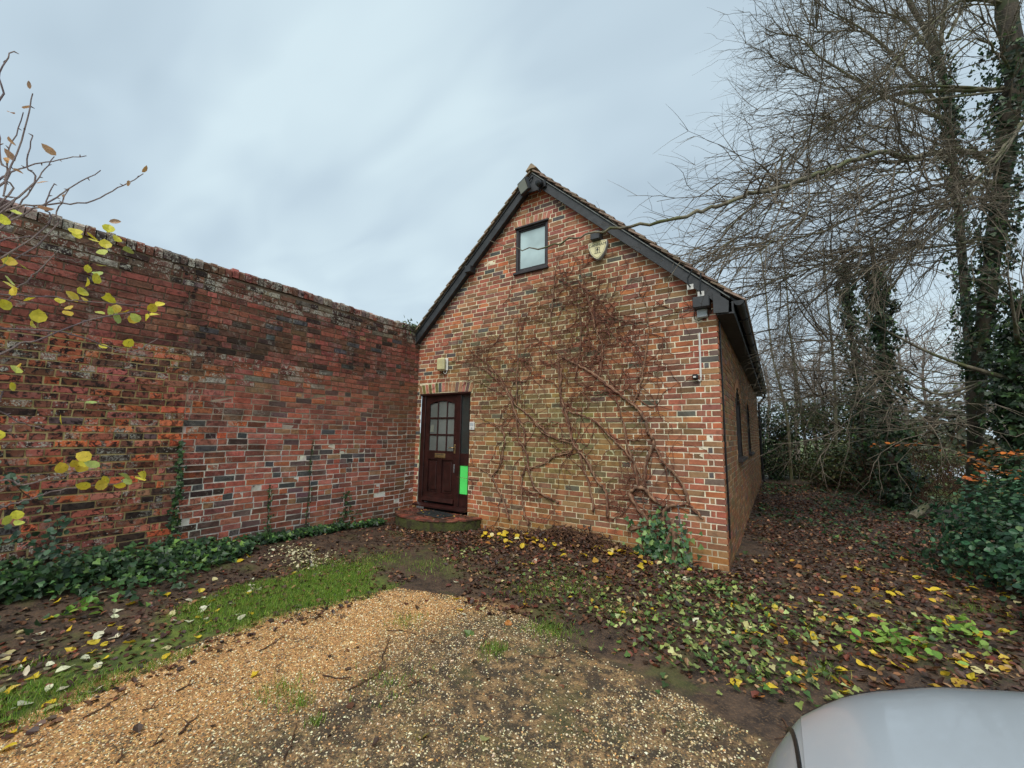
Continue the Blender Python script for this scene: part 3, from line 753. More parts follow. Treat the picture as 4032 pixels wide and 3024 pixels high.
# gable window
wn = empty('window', (-2.69, 0, 4.14)); set_parent(wn, house); wn['label'] = 'small upper window with brown frame and pale blind'
b = MB(); x0, x1, z0, z1 = -3.0, -2.385, 4.15, 4.95
b.bbox(x0, x0 + 0.05, 0.0, 0.07, z0 + 0.01, z1); b.bbox(x1 - 0.05, x1, 0.0, 0.07, z0 + 0.01, z1); b.bbox(x0 + 0.05, x1 - 0.05, 0.002, 0.07, z1 - 0.05, z1); b.bbox(x0 + 0.05, x1 - 0.05, 0.002, 0.07, z0 + 0.01, z0 + 0.055)
b.build('frame', M['frame_dark'], wn)
b = MB(); s = 0.018; b.bbox(x0 + 0.052, x0 + 0.052 + s, 0.015, 0.06, z0 + 0.06, z1 - 0.055); b.bbox(x1 - 0.052 - s, x1 - 0.052, 0.015, 0.06, z0 + 0.06, z1 - 0.055); b.bbox(x0 + 0.071, x1 - 0.071, 0.017, 0.06, z1 - 0.075, z1 - 0.055); b.bbox(x0 + 0.071, x1 - 0.071, 0.017, 0.06, z0 + 0.06, z0 + 0.078)
b.build('sash', M['frame_dark'], wn)
b = MB(); b.box(x0 + 0.068, x1 - 0.068, 0.035, 0.041, z0 + 0.072, z1 - 0.07); b.build('pane', M['glass_blind'], wn)
b = MB(); b.bbox(x0 - 0.03, x1 + 0.015, -0.045, 0.05, z0 - 0.035, z0 + 0.008); b.build('sill', M['frame_dark'], wn)
b = MB(); b.bbox(x0 - 0.015, x1 + 0.015, -0.035, 0.02, z1 - 0.022, z1 + 0.012); b.build('drip_bead', M['frame_dark'], wn)

# front door with sidelight
dr = empty('door', (-4.5, 0, 0.16)); set_parent(dr, house); dr['label'] = 'dark brown half-glazed front door with nine panes and a sidelight'
b = MB(); FX0, FX1, FZ0, FZ1 = -5.097, -3.897, 0.16, 2.235
b.bbox(FX0, -4.99, 0.01, 0.09, 0.2, 2.16); b.bbox(FX1 - 0.03, FX1, 0.01, 0.09, 0.2, 2.16); b.bbox(-4.222, -4.118, 0.012, 0.09, 0.2, 2.152)
arc = [(FX0, 2.15), (FX1, 2.15)] + [(x, 2.215 + 0.035 * (1 - ((x + 4.497) / 0.6) ** 2)) for x in np.linspace(FX1, FX0, 9)]
b.prism(arc, 1, 0.012, 0.09); b.bbox(FX0 - 0.015, FX1 + 0.01, -0.03, 0.02, 2.165, 2.20)
b.build('frame', M['door'], dr)
b = MB(); b.prism([(-0.085, 0.155), (0.09, 0.16), (0.09, 0.215), (-0.02, 0.205), (-0.085, 0.18)], 0, FX0 - 0.03, FX1 + 0.005); b.build('threshold', M['door'], dr)
# leaf: rails and stiles
b = MB(); y0, y1 = 0.03, 0.075; LX0, LX1 = -4.985, -4.225
b.box(LX0, -4.885, y0, y1, 0.24, 2.147); b.box(-4.283, LX1, y0, y1, 0.24, 2.147)
arc = [(-4.885, 2.147), (-4.885, 2.0)] + [(-4.584 + 0.301 * t, 2.0 + 0.062 * (1 - t * t)) for t in np.linspace(-1, 1, 11)] + [(-4.283, 2.147)]
b.prism(arc, 1, y0, y1)
b.box(-4.885, -4.283, y0, y1, 0.995, 1.152); b.box(-4.885, -4.283, y0, y1, 0.24, 0.405); b.box(-4.648, -4.548, y0, y1, 0.405, 0.995)
for xx in (-4.688, -4.464): b.bbox(xx - 0.013, xx + 0.013, y0 + 0.004, y1, 1.152, 2.055, 0.004)
for zz in (1.744, 1.440): b.bbox(-4.885, -4.283, y0 + 0.006, y1 - 0.002, zz - 0.015, zz + 0.015, 0.004)
b.build('leaf', M['door'], dr)
xs = [-4.885, -4.701, -4.675, -4.477, -4.451, -4.283]; zs = [(1.152, 1.425), (1.455, 1.729), (1.759, 2.05)]
for i in range(3):
    for z0, z1 in zs:
        q = MB(); q.box(xs[2 * i], xs[2 * i + 1], 0.052, 0.057, z0, z1 if z1 < 2 else (2.05 if i == 1 else 2.02)); q.build('pane', M['glass_obscure'], dr)
for xa, xb in ((-4.878, -4.655), (-4.541, -4.29)):
    q = MB(); q.box(xa - 0.007, xb + 0.007, 0.056, 0.06, 0.41, 0.99); q.bbox(xa + 0.03, xb - 0.03, 0.040, 0.058, 0.445, 0.955, 0.012); q.build('panel', M['door'], dr)
q = MB(); q.prism([(-0.005, 0.255), (0.035, 0.26), (0.035, 0.325), (0.012, 0.318)], 0, LX0 - 0.002, LX1 - 0.01); q.build('weatherboard', M['door'], dr)
q = MB(); q.bbox(-4.717, -4.465, 0.018, 0.034, 1.022, 1.102, 0.005); lb = q.build('letterbox', M['brass'], dr)
q = MB(); q.bbox(-4.69, -4.492, 0.012, 0.020, 1.036, 1.076, 0.004); q.build('flap', M['brass'], lb)
q = MB(); q.box(-4.69, -4.492, 0.0165, 0.0185, 1.079, 1.088); q.build('slot', M['ink'], lb)
q = MB(); q.bbox(-4.262, -4.228, 0.018, 0.032, 1.115, 1.275, 0.005); hd = q.build('handle', M['brass'], dr)
q = MB(); q.tube([(-4.245, 0.02, 1.215), (-4.245, -0.025, 1.215), (-4.265, -0.035, 1.217), (-4.335, -0.03, 1.212)], 0.009, 8); q.build('lever', M['brass'], hd)
q = MB(); q.bbox(-4.262, -4.228, 0.012, 0.032, 0.84, 0.925, 0.006); q.prism([(-4.262, 0.84), (-4.228, 0.84), (-4.236, 0.785), (-4.254, 0.785)], 1, 0.016, 0.03); lk = q.build('lock', M['steel'], dr)
q = MB(); q.lathe([(0.0, -0.012), (0.008, -0.012), (0.010, 0.004)], (-4.222, 0.03, 1.36), (0, 1, 0), 12); q.build('lock_cylinder', M['brass'], dr)
q = MB(); q.box(-4.118, -3.925, 0.045, 0.052, 1.12, 2.15); q.build('sidelight_pane', M['glass_dark'], dr)
q = MB(); q.box(-4.118, -3.927, 0.035, 0.06, 0.205, 0.425); q.box(-4.118, -3.927, 0.035, 0.06, 0.915, 1.12); q.box(-4.118, -3.927, 0.050, 0.062, 0.425, 0.915); q.build('sidelight_panel', M['door'], dr)
q = MB(); q.box(-4.116, -3.932, 0.044, 0.048, 0.430, 0.912); o = q.build('green_sheet', M['green'], dr); o['label'] = 'bright green sheet covering the lower sidelight'
q = MB(); q.box(-4.872, -4.79, 0.046, 0.0505, 1.49, 1.60); q.box(-4.872, -4.79, 0.045, 0.0495, 1.605, 1.62); tag(q.build('door_notice', mat_plain('faded_notice', lin(120, 124, 112), 0.6, 0.2)), 'small grey notice behind the left middle pane of the door', 'notice')

# curved brick step and mat
st = tag(empty('door_step', (-4.5, -0.3, GZ)), 'low rounded step with red tiled top and mossy sides before the door', 'step')
def step_outline(gr=0.0):
    cx, rx, ry = -4.45, 0.86 + gr, 0.72 + gr
    pts = [(cx + rx * math.cos(t), -0.02 + ry * math.sin(t)) for t in np.linspace(math.pi * 1.01, math.pi * 1.99, 25)]
    return [(max(p[0], WX + 0.02), p[1]) for p in pts]
b = MB(); b.prism(step_outline(), 2, GZ - 0.05, 0.085)
t_ = NT('mossy_step'); t_.base(t_.mix(t_.ramp(t_.noise(9, 5, 0.65), 0.35, 0.6), lin(58, 50, 34), lin(74, 78, 34))); t_.rough(0.95); t_.bump(t_.noise(40, 5, 0.7), 0.9, 0.02); M['moss_step'] = t_.m
b.build('riser', M['moss_step'], st)
t_ = NT('quarry_tile'); a_ = t_.attr(); t_.base(t_.mix(t_.math('MULTIPLY', t_.ramp(t_.noise(6, 5, 0.65), 0.36, 0.56), 0.9), a_.outputs[0], lin(62, 48, 38))); t_.rough(0.6); t_.bump(t_.noise(50, 4), 0.3, 0.006); M['quarry'] = t_.m
for i in range(8):
    for j in range(4):
        xa, ya = WX + 0.03 + i * 0.205, -0.02 - (j + 1) * 0.18
        poly = [(xa + 0.004, ya + 0.004), (xa + 0.198, ya + 0.004), (xa + 0.198, ya + 0.174), (xa + 0.004, ya + 0.174)]
        ol = step_outline(0.015)
        for k in range(len(ol) - 1):
            (ax, ay), (bx, by) = ol[k], ol[k + 1]
            if abs(ax - bx) + abs(ay - by) < 1e-6: continue
            nx, ny = (by - ay), -(bx - ax)
            poly = clip(poly, nx, ny, nx * ax + ny * ay)
            if len(poly) < 3: break
        if len(poly) >= 3 and area(poly) > 0.002:
            q = MB(); q.prism(poly, 2, 0.086, 0.106 + rng.normal(0, 0.002), vary(lin(140, 78, 60), 0.2)); q.build('tile', M['quarry'], st)
q = MB(); q.bbox(-0.30, 0.30, -0.17, 0.17, 0.0, 0.016, 0.005)
for i in range(14): q.box(-0.28 + i * 0.041, -0.26 + i * 0.041, -0.155, 0.155, 0.016, 0.020)
o = q.build('door_mat', M['rubber']); o.location = (-4.33, -0.30, 0.110); o.rotation_euler = (0, 0, -0.12); tag(o, 'worn black rubber mat lying on the red door step', 'mat')

# fittings on the gable
fl = tag(empty('floodlight', (-2.72, -0.15, 5.55)), 'square black floodlight under the gable apex', 'floodlight')
Rm = Matrix.Rotation(math.radians(-20), 3, 'Z') @ Matrix.Rotation(math.radians(20), 3, 'X') @ Matrix.Rotation(math.radians(-6), 3, 'Y')
def placed(mb, name, mat, parent, loc, R=Rm):
    me = mb.mesh(name); me.transform(Matrix.Translation(loc) @ R.to_4x4()); return link(name, me, mat, parent)
lp = (-2.70, -0.26, 5.49)
q = MB(); q.bbox(-0.115, 0.115, -0.02, 0.05, -0.105, 0.105, 0.012); q.bbox(-0.08, 0.08, 0.05, 0.09, -0.07, 0.07, 0.015); placed(q, 'housing', M['black_plastic'], fl, lp)
q = MB(); q.box(-0.092, 0.092, -0.026, -0.021, -0.082, 0.082); placed(q, 'lens', M['glass_lamp'], fl, lp)
q = MB(); q.tube([(-2.70, -0.15, 5.60), (-2.62, -0.17, 5.66), (-2.60, -0.13, 5.70)], 0.014, 6); q.tube([(-2.83, -0.22, 5.52), (-2.85, -0.16, 5.60), (-2.72, -0.14, 5.62)], 0.010, 6); q.build('bracket', M['black_plastic'], fl)
q = MB(); q.lathe([(0.0, -0.10), (0.045, -0.09), (0.055, -0.05), (0.055, 0.0), (0.03, 0.01)], (-2.44, -0.16, 5.50), (0.1, 1, 0.35), 14); q.bbox(-2.42, -2.35, -0.16, -0.118, 5.43, 5.55, 0.01)
q.tube([(-2.47, -0.15, 5.44), (-2.48, -0.16, 5.39), (-2.46, -0.15, 5.36), (-2.44, -0.14, 5.41)], 0.006, 5); tag(q.build('motion_sensor', M['black_plastic'], None, False), 'round black motion sensor beside the floodlight at the apex', 'sensor')
ab = tag(empty('alarm_box', (-1.52, 0, 4.2)), 'cream shield-shaped alarm bell box with dark lettering', 'alarm box')
sh = lambda s: [(-1.52 + s * x, 4.195 + s * z) for x, z in ((-0.148, 0.105), (-0.14, 0.118), (-0.07, 0.128), (0.0, 0.131), (0.07, 0.128), (0.14, 0.118), (0.148, 0.105), (0.138, 0.03), (0.105, -0.06), (0.05, -0.125), (0.012, -0.152), (-0.012, -0.152), (-0.05, -0.125), (-0.105, -0.06), (-0.138, 0.03))]
q = MB(); q.prism(sh(1.0), 1, -0.075, -0.0085); q.build('case', M['grey_pl'], ab)
q = MB(); q.prism(sh(0.95), 1, -0.082, -0.0755); q.build('face', M['cream'], ab)
q = MB(); o1, o2 = sh(0.86), sh(0.83); n_ = len(o1)
for i in range(n_):
    k = (i + 1) % n_; q.add([(o1[i][0], -0.0835, o1[i][1]), (o1[k][0], -0.0835, o1[k][1]), (o2[k][0], -0.0835, o2[k][1]), (o2[i][0], -0.0835, o2[i][1])], np.array([[0, 1, 2, 3]]))
q.build('border', M['ink'], ab)
q = MB(); yy = -0.0835                                                     # emblem: a frame with a standing figure
for (xa, xb, za, zb_) in ((-0.035, -0.029, -0.05, 0.035), (0.029, 0.035, -0.05, 0.035), (-0.035, 0.035, 0.030, 0.036), (-0.010, 0.010, -0.012, 0.012), (-0.009, -0.003, -0.05, -0.012), (0.003, 0.009, -0.05, -0.012), (-0.018, -0.010, -0.01, 0.010), (0.010, 0.018, -0.01, 0.010), (-0.055, 0.055, -0.056, -0.051)):
    q.box(-1.52 + xa, -1.52 + xb, yy - 0.001, yy, 4.185 + za, 4.185 + zb_)
q.lathe([(0.0, 0), (0.009, 0.0)], (-1.52, yy, 4.185 + 0.021), (0, 1, 0), 10); q.build('emblem', M['ink'], ab)
def text_mesh(name, txt, size, loc, mat, parent, rot=(math.pi / 2, 0, 0)):
    cu = bpy.data.curves.new(name, 'FONT'); cu.body = txt; cu.size = size; cu.align_x = 'CENTER'; cu.extrude = 0.0006
    ob = bpy.data.objects.new(name + '_tmp', cu); COL.objects.link(ob); bpy.context.view_layer.update()
    me = bpy.data.meshes.new_from_object(ob.evaluated_get(bpy.context.evaluated_depsgraph_get())); bpy.data.objects.remove(ob)
    me.transform(Matrix.Translation(loc) @ Matrix.Rotation(rot[0], 4, 'X')); return link(name, me, mat, parent)
text_mesh('lettering', 'DANHAM', 0.062, (-1.52, -0.0838, 4.238), M['ink'], ab)
pl = tag(empty('wall_light', (-4.53, 0, 2.6)), 'yellowed bulkhead lamp on the brickwork above the front door', 'wall light')
q = MB(); q.bbox(-4.635, -4.43, -0.035, -0.0085, 2.605, 2.835, 0.01); q.build('back_plate', M['white_pl'], pl)
q = MB(); q.bbox(-4.64, -4.455, -0.12, -0.036, 2.60, 2.84, 0.028); q.build('diffuser', M['beige'], pl)
q = MB(); q.tube([(-4.50, -0.05, 2.60), (-4.50, -0.05, 2.56), (-4.48, -0.04, 2.545), (-4.46, -0.02, 2.57), (-4.46, -0.01, 2.61)], 0.007, 6); q.build('cable_loop', M['white_pl'], pl)
ic = tag(empty('door_entry_panel', (-3.83, 0, 1.53)), 'white door entry panel on the brick jamb right of the sidelight', 'entry panel')
q = MB(); q.bbox(-3.885, -3.78, -0.03, -0.0085, 1.53, 1.67, 0.006); q.build('case', M['white_pl'], ic)
q = MB(); q.bbox(-3.868, -3.797, -0.034, -0.030, 1.605, 1.652, 0.001); q.build('grille', M['grey_pl'], ic)
q = MB(); q.bbox(-3.848, -3.817, -0.035, -0.030, 1.55, 1.58, 0.001); q.build('button', M['grey_pl'], ic)
jb = tag(empty('junction_box', (-0.16, 0, 3.0)), 'pale grey junction box below the eaves corner', 'junction box')
q = MB(); q.bbox(-0.22, -0.10, -0.06, -0.009, 2.965, 3.075, 0.008); q.build('case', M['grey_pl'], jb)
q = MB(); q.bbox(-0.213, -0.107, -0.066, -0.0605, 2.972, 3.068, 0.002); q.build('lid', M['grey_pl'], jb)
ms = tag(empty('passive_detector', (-0.26, 0, 2.18)), 'small black detector with white conduit near the brick corner', 'detector')
q = MB(); q.bbox(-0.30, -0.235, -0.075, -0.009, 2.19, 2.25, 0.010); q.build('case', M['black_plastic'], ms)
q = MB(); q.bbox(-0.29, -0.258, -0.079, -0.0755, 2.205, 2.225, 0.001); q.build('lens', M['white_pl'], ms)
q = MB(); q.tube([(-0.205, -0.018, 2.78), (-0.208, -0.018, 2.5), (-0.21, -0.018, 2.20), (-0.214, -0.018, 2.175), (-0.228, -0.02, 2.168), (-0.245, -0.03, 2.18)], 0.011, 8)
q.build('conduit', M['white_pl'], ms)
def wire(pts, r, mat, label, name='cable', parent=None):
    P = np.array(pts, float); t = np.linspace(0, 1, len(P)); T = np.linspace(0, 1, len(P) * 5)
    q = MB(); q.tube(np.column_stack([np.interp(T, t, P[:, i]) for i in range(3)]), r, 5); o = q.build(name, mat, parent); 
    if label: tag(o, label, 'cable')
    return o
wire([(-0.24, -0.03, 3.12), (-0.26, -0.025, 3.02), (-0.25, -0.02, 2.96), (-0.20, -0.03, 2.94), (-0.12, -0.02, 2.96), (-0.05, -0.02, 3.05), (-0.10, -0.03, 3.10)], 0.005, M['black_plastic'], 'loop of dark wire hanging round the grey junction box')
wire([(-0.25, -0.02, 3.10), (-0.6, -0.016, 3.08), (-0.95, -0.014, 3.02), (-1.4, -0.016, 2.98), (-1.9, -0.014, 2.93)], 0.004, M['black_plastic'], 'thin dark wire running across the gable from the eaves corner')
for i, (px, py, lab) in enumerate(((2718, 1130, 'upper white bracket plate with bent black rod on the bargeboard'), (2760, 1158, 'lower white bracket plate with bent black rod on the bargeboard'))):
    br = tag(empty('rod_bracket', aty(px, py, -0.12)), lab, 'bracket'); p = aty(px, py, -0.118)
    q = MB(); q.bbox(p[0] - 0.038, p[0] + 0.038, -0.126, -0.1155, p[2] - 0.034, p[2] + 0.034, 0.002); q.build('plate', M['white_pl'], br)
    q = MB(); q.tube([(p[0], -0.12, p[2]), (p[0] - 0.01, -0.19, p[2] + 0.01), (p[0] - 0.015, -0.20, p[2] + 0.09), (p[0] + 0.05, -0.20, p[2] + 0.20)] if i == 0 else [(p[0], -0.12, p[2]), (p[0], -0.19, p[2] + 0.02), (p[0] + 0.02, -0.20, p[2] + 0.24)], 0.010, 6); q.build('rod', M['black_plastic'], br)

# ------------------------------------------------------------------ garden wall
gw = tag(empty('garden_wall', (WX - 0.16, -4.5, GZ)), 'tall weathered old brick garden wall with lichen and rounded brick coping', 'wall')
YW0, ZTOP = -9.4, 3.405
b = MB(); b.box(WX - 0.33, WX - 0.012, YW0, -0.125, -0.4, ZTOP, (*lin(120, 100, 80),)); b.build('wall_core', M['mortar'], gw)
def mort_l(y, z):
    if z > 2.4: c = lin(132, 112, 90)
    elif y < -3.62: c = lin(204, 180, 124)
    else: c = mixc(lin(236, 230, 214), lin(150, 128, 104), min(1, max(0, (z - 0.9) / 1.1)))
    return vary(c, 0.12)
wv = lambda u, v: 0.007 * math.sin(u * 1.7 + 0.4 * v) + 0.005 * math.sin(u * 4.1 + v) 
face = mortar_sheet('wall_face', U_L, grid_with(YW0, 0.0, 0.1, []), grid_with(-0.4, ZTOP, 0.075, []), mort_l, gw)
def pat_l(k, s, h): return h * rng.uniform(0.95, 1.05) if rng.random() < 0.42 else s + rng.normal(0, 0.006)
rows_l = []
for (y0, y1, ks, ke) in ((-3.62, 0.0, -4, 30), (YW0, -3.628, -4, 30), (YW0, 0.0, 30, 45)):
    def start_l(k, y1=y1): return [0.1025 if k % 2 else 0.215] + ([0.06] if (k % 2 and y1 < -1) else [])
    rows_l += lay_rows(y1, y0, ks, ke, [], start_l, pat_l, 0.225 if y1 < -1 else 0.212, 0.1015, 0.012)
# stock sizes so that alike bricks can share a mesh
make_wall_bricks('garden', rows_l, U_L, wall_col, gw, 270, 0.0055, 0.004, 0.0024, (), wv, ('wall_o', 'wall_v'))
y = -0.03; i = 0
cop_me = []
for v_ in range(5):
    q = MB(); w = 0.034; pr = [(-0.335, 0.0), (0.006, 0.0), (0.006 + rng.normal(0, 0.004), 0.085), (-0.02, 0.115 + rng.normal(0, 0.006)), (-0.10, 0.128), (-0.23, 0.128), (-0.31, 0.113), (-0.335, 0.08)]
    q.prism(pr, 1, -w + rng.normal(0, 0.001), w + rng.normal(0, 0.001)); me = q.mesh('coping_brick'); me.materials.append(M['wall_o']); cop_me.append(me)
while y > YW0:
    o = link('coping_brick', cop_me[i % 5], None, gw, (WX + rng.normal(0, 0.004), y - 0.034, ZTOP + 0.004 + 0.012 * math.sin(y * 1.9) + rng.normal(0, 0.004)))
    o.color = (*vary(pick([(0.4, DBROWN), (0.25, lin(150, 126, 116)), (0.2, lin(104, 88, 80)), (0.15, PLUM)]), 0.18), rng.uniform(0.45, 0.95))
    y -= 0.078 + rng.normal(0, 0.0015); i += 1
b = MB(); b.box(WX - 0.32, WX - 0.02, YW0, -0.13, ZTOP + 0.001, ZTOP + 0.075, (*lin(74, 62, 50),)); b.build('coping_bed', M['mortar'], gw)
# ------------------------------------------------------------------ plants: leaf shapes and scattering
def fan(outline, fold=0.18):
    P = np.array(outline, float); c = P.mean(0); V = np.vstack([[c[0], c[1], 0.0], np.column_stack([P, fold * np.abs(P[:, 0])])]); n = len(P)
    return V, np.array([[0, 1 + i, 1 + (i + 1) % n] for i in range(n)])
IVY = fan([(0, 0), (0.30, -0.16), (0.56, 0.16), (0.34, 0.38), (0.0, 1.0), (-0.34, 0.38), (-0.56, 0.16), (-0.30, -0.16)], 0.15)
OVAL = fan([(0, 0), (0.30, 0.18), (0.40, 0.48), (0.26, 0.80), (0.0, 1.02), (-0.26, 0.80), (-0.40, 0.48), (-0.30, 0.18)], 0.22)
NARROW = fan([(0, 0), (0.18, 0.35), (0.14, 0.72), (0, 1.0), (-0.14, 0.72), (-0.18, 0.35)], 0.3)
LITTER = fan([(0, 0), (0.32, 0.10), (0.42, 0.45), (0.16, 0.95), (-0.20, 0.85), (-0.40, 0.40)], 0.45)
STONE = (np.array([(1, 0, 0), (-1, 0, 0), (0, 1, 0), (0, -1, 0), (0, 0, 0.7), (0, 0, -0.7)]), np.array([(0, 2, 4), (2, 1, 4), (1, 3, 4), (3, 0, 4)]))
BLADE = (np.array([(-0.5, 0, 0), (0.5, 0, 0), (-0.35, 0.02, 0.5), (0.35, 0.02, 0.5), (0, 0.25, 1.0)]), np.array([(0, 1, 3), (0, 3, 2), (2, 3, 4)]))

def frames(nrm, n=None):
    """rotations whose z axis is nrm, spun at random"""
    nrm = np.asarray(nrm, float); nrm = nrm / (np.linalg.norm(nrm, axis=1)[:, None] + 1e-9); n = len(nrm)
    r = rng.normal(0, 1, (n, 3)); x = np.cross(r, nrm); x /= np.linalg.norm(x, axis=1)[:, None] + 1e-9; y = np.cross(nrm, x)
    return np.stack([x, y, nrm], 2)
def scatter(name, shape, P, R, s, col, mat, parent=None, kind='stuff', squash=None):
    V0, F0 = shape; n = len(P); s = np.asarray(s, float); s = np.full(n, s) if s.ndim == 0 else s
    W_ = V0[None] * s[:, None, None]
    if squash is not None: W_ = W_ * squash[:, None, :]
    V = np.einsum('nij,nkj->nki', R, W_) + np.asarray(P)[:, None]
    F = F0[None] + (np.arange(n) * len(V0))[:, None, None]
    C = np.repeat(np.hstack([np.asarray(col), np.ones((n, 1))]) if np.asarray(col).shape[1] == 3 else col, len(V0), 0)
    o = link(name, np_mesh(name, V.reshape(-1, 3), F.reshape(-1, F0.shape[1]), C), mat, parent)
    if kind: o['kind'] = kind
    return o
def cols(n, tab, s=0.2):
    w = np.array([t[0] for t in tab], float); i = rng.choice(len(tab), n, p=w / w.sum()); C = np.array([t[1] for t in tab])[i]
    return np.clip(C * (1 + rng.normal(0, s, (n, 1))) * (1 + rng.normal(0, s * 0.3, (n, 3))), 0.003, 0.9)
def up_normals(n, tilt): v = rng.normal(0, tilt, (n, 3)); v[:, 2] = 1; return v
def smooth_path(pts, k=6):
    P = np.array(pts, float); n = len(P)
    if n < 3: T = np.linspace(0, 1, k)[:, None]; return P[0] * (1 - T) + P[-1] * T
    Q = np.vstack([2 * P[0] - P[1], P, 2 * P[-1] - P[-2]]); out = []
    for i in range(n - 1):
        a, b, c, d = Q[i:i + 4]
        for t in np.arange(k) / k: out.append(0.5 * (2 * b + (c - a) * t + (2 * a - 5 * b + 4 * c - d) * t * t + (3 * b - a - 3 * c + d) * t ** 3))
    out.append(P[-1]); return np.array(out)
def unit(v): return v / (np.linalg.norm(v) + 1e-9)

# ------------------------------------------------------------------ ground cover
def rand_in(poly, n, margin=0.0):
    lo, hi = poly.min(0), poly.max(0); out = np.zeros((0, 2))
    while len(out) < n:
        P = rng.uniform(lo, hi, (n * 2, 2)); out = np.vstack([out, P[sdist(P, poly) > margin]])
    return out[:n]
def on_ground(P, dz=0.0): return np.column_stack([P, ground_z(P) + dz])
def seen(P, m=250):
    x, y, z = proj(np.column_stack([P, np.full(len(P), GZ)]) if P.shape[1] == 2 else P); return (z > 0.2) & (x > -m) & (x < 4032 + m) & (y < 3024 + m)
# gravel
P = rand_in(POLY_GRAVEL, 420000, -0.03); P = P[seen(P, 120)][:125000]
mud_ = mud_mask(P)
keep = rng.random(len(P)) < 1 - 0.65 * mud_ * sst(fnoise(P, 3.0, 1), -0.2, 0.6); P = P[keep]; mud_ = mud_[keep]
n = len(P); cg = cols(n, [(0.32, lin(204, 152, 92)), (0.24, lin(222, 180, 118)), (0.15, lin(240, 222, 180)), (0.20, lin(160, 108, 60)), (0.09, lin(120, 96, 70))], 0.14)
cm = cols(n, [(0.13, lin(222, 208, 170)), (0.19, lin(180, 154, 110)), (0.30, lin(122, 102, 72)), (0.38, lin(84, 72, 54))], 0.16)
f = (rng.random(n) < 0.25 + 0.7 * mud_)[:, None]; cg = np.where(f, cm, cg)
sz = rng.uniform(0.0032, 0.0078, n) * (1 + 0.5 * (rng.random(n) < 0.05))
sq = np.column_stack([rng.uniform(0.8, 1.5, n), rng.uniform(0.7, 1.1, n), rng.uniform(0.5, 0.9, n)])
M['stone'] = leaf_mat('pebbles', trans=0.0, rough=0.55, var=0.2)
scatter('gravel', STONE, on_ground(P, 0.0005), frames(up_normals(n, 0.35)), sz, cg, M['stone'], squash=sq)
tag(bpy.data.objects['gravel'], 'golden pea gravel, muddier to one side, spread over the drive', 'gravel', kind='stuff')
# grass
def grass(name, P, h0, h1, tab, label):
    P = P[seen(P)]; n = len(P); nr = up_normals(n, 0.35); R = frames(nr); h = rng.uniform(h0, h1, n)
    sq = np.column_stack([rng.uniform(0.05, 0.09, n), rng.uniform(0.5, 1.6, n), np.ones(n)])
    o = scatter(name, BLADE, on_ground(P, -0.004), R, h, cols(n, tab, 0.22), M['leaf_v'], squash=sq); return tag(o, label, 'grass', kind='stuff')
G_TABL = [(0.4, lin(110, 148, 48)), (0.3, lin(142, 170, 66)), (0.2, lin(84, 118, 40)), (0.1, lin(172, 166, 92))]
P = rand_in(POLY_GRASS, 52000, -0.12); P = P[rng.random(len(P)) < sst(fnoise(P, 3.3) + 0.5 * fnoise(P, 9, 1) + sdist(P, POLY_GRASS) * 3, -0.55, 0.5)]
grass('grass', P, 0.02, 0.055, G_TABL, 'short bright green grass strip along the edge of the gravel')
cl = []
for (px, py, r_, k) in ((2250, 2310, 0.35, 900), (2080, 2330, 0.30, 700), (2150, 2480, 0.18, 500), (1950, 2560, 0.12, 420), (2200, 2500, 0.2, 350), (1600, 2450, 0.16, 260), (1100, 2720, 0.16, 320), (1180, 2770, 0.08, 200), (1240, 2850, 0.05, 90), (1550, 2700, 0.25, 260), (2450, 2420, 0.2, 260), (1300, 2230, 0.4, 1500), (1500, 2200, 0.3, 800), (1700, 2230, 0.35, 700), (3500, 2540, 0.2, 320), (3250, 2640, 0.12, 260), (3850, 2400, 0.2, 250), (1960, 2130, 0.1, 120), (2330, 2120, 0.2, 160)):
    c = atz(px, py)[:2]; cl.append(c + rng.normal(0, r_ * 0.5, (k, 2)))
grass('grass_tufts', np.vstack(cl), 0.02, 0.06, G_TABL, 'scattered green grass tufts growing through the mud and gravel')
# brown leaf litter
def bank(P): return rng.random(len(P)) < sst(sdist(P, POLY_LITTER) + 0.22 * fnoise(P, 2.6) + 0.1 * fnoise(P, 8, 1), -0.25, 0.25)
P = rand_in(POLY_LITTER, 62000, -0.3); P = P[bank(P)]; P = P[seen(P)]
near = np.exp(-((P[:, 1] + 0.35) / 0.75) ** 2) * (P[:, 0] < 0.3); P = P[rng.random(len(P)) < 0.55 + 0.45 * near]
BR_TAB = [(0.34, lin(88, 58, 42)), (0.28, lin(66, 46, 36)), (0.13, lin(122, 84, 56)), (0.07, lin(156, 120, 84)), (0.08, lin(108, 58, 42)), (0.10, lin(52, 38, 32))]
n = len(P); scatter('leaf_litter', LITTER, on_ground(P, 0.006), frames(up_normals(n, 0.45)), rng.uniform(0.02, 0.062, n), cols(n, BR_TAB, 0.24), M['litter'])
tag(bpy.data.objects['leaf_litter'], 'wet brown leaf litter covering the earth below the gable and along the side', 'leaf litter', kind='stuff')
P2 = np.vstack([rand_in(POLY_GRASS, 1500, -0.3), rand_in(POLY_GRAVEL, 420, -0.1), np.column_stack([rng.uniform(-5.15, -3.6, 1900), rng.uniform(-5.4, -0.4, 1900)])])
P2 = P2[seen(P2)]; n = len(P2); o = scatter('leaf_scraps', LITTER, on_ground(P2, 0.006), frames(up_normals(n, 0.35)), rng.uniform(0.02, 0.055, n), cols(n, BR_TAB, 0.22), M['litter'])
tag(o, 'brown leaf scraps scattered over the grass strip and gravel', 'leaf litter', kind='stuff')
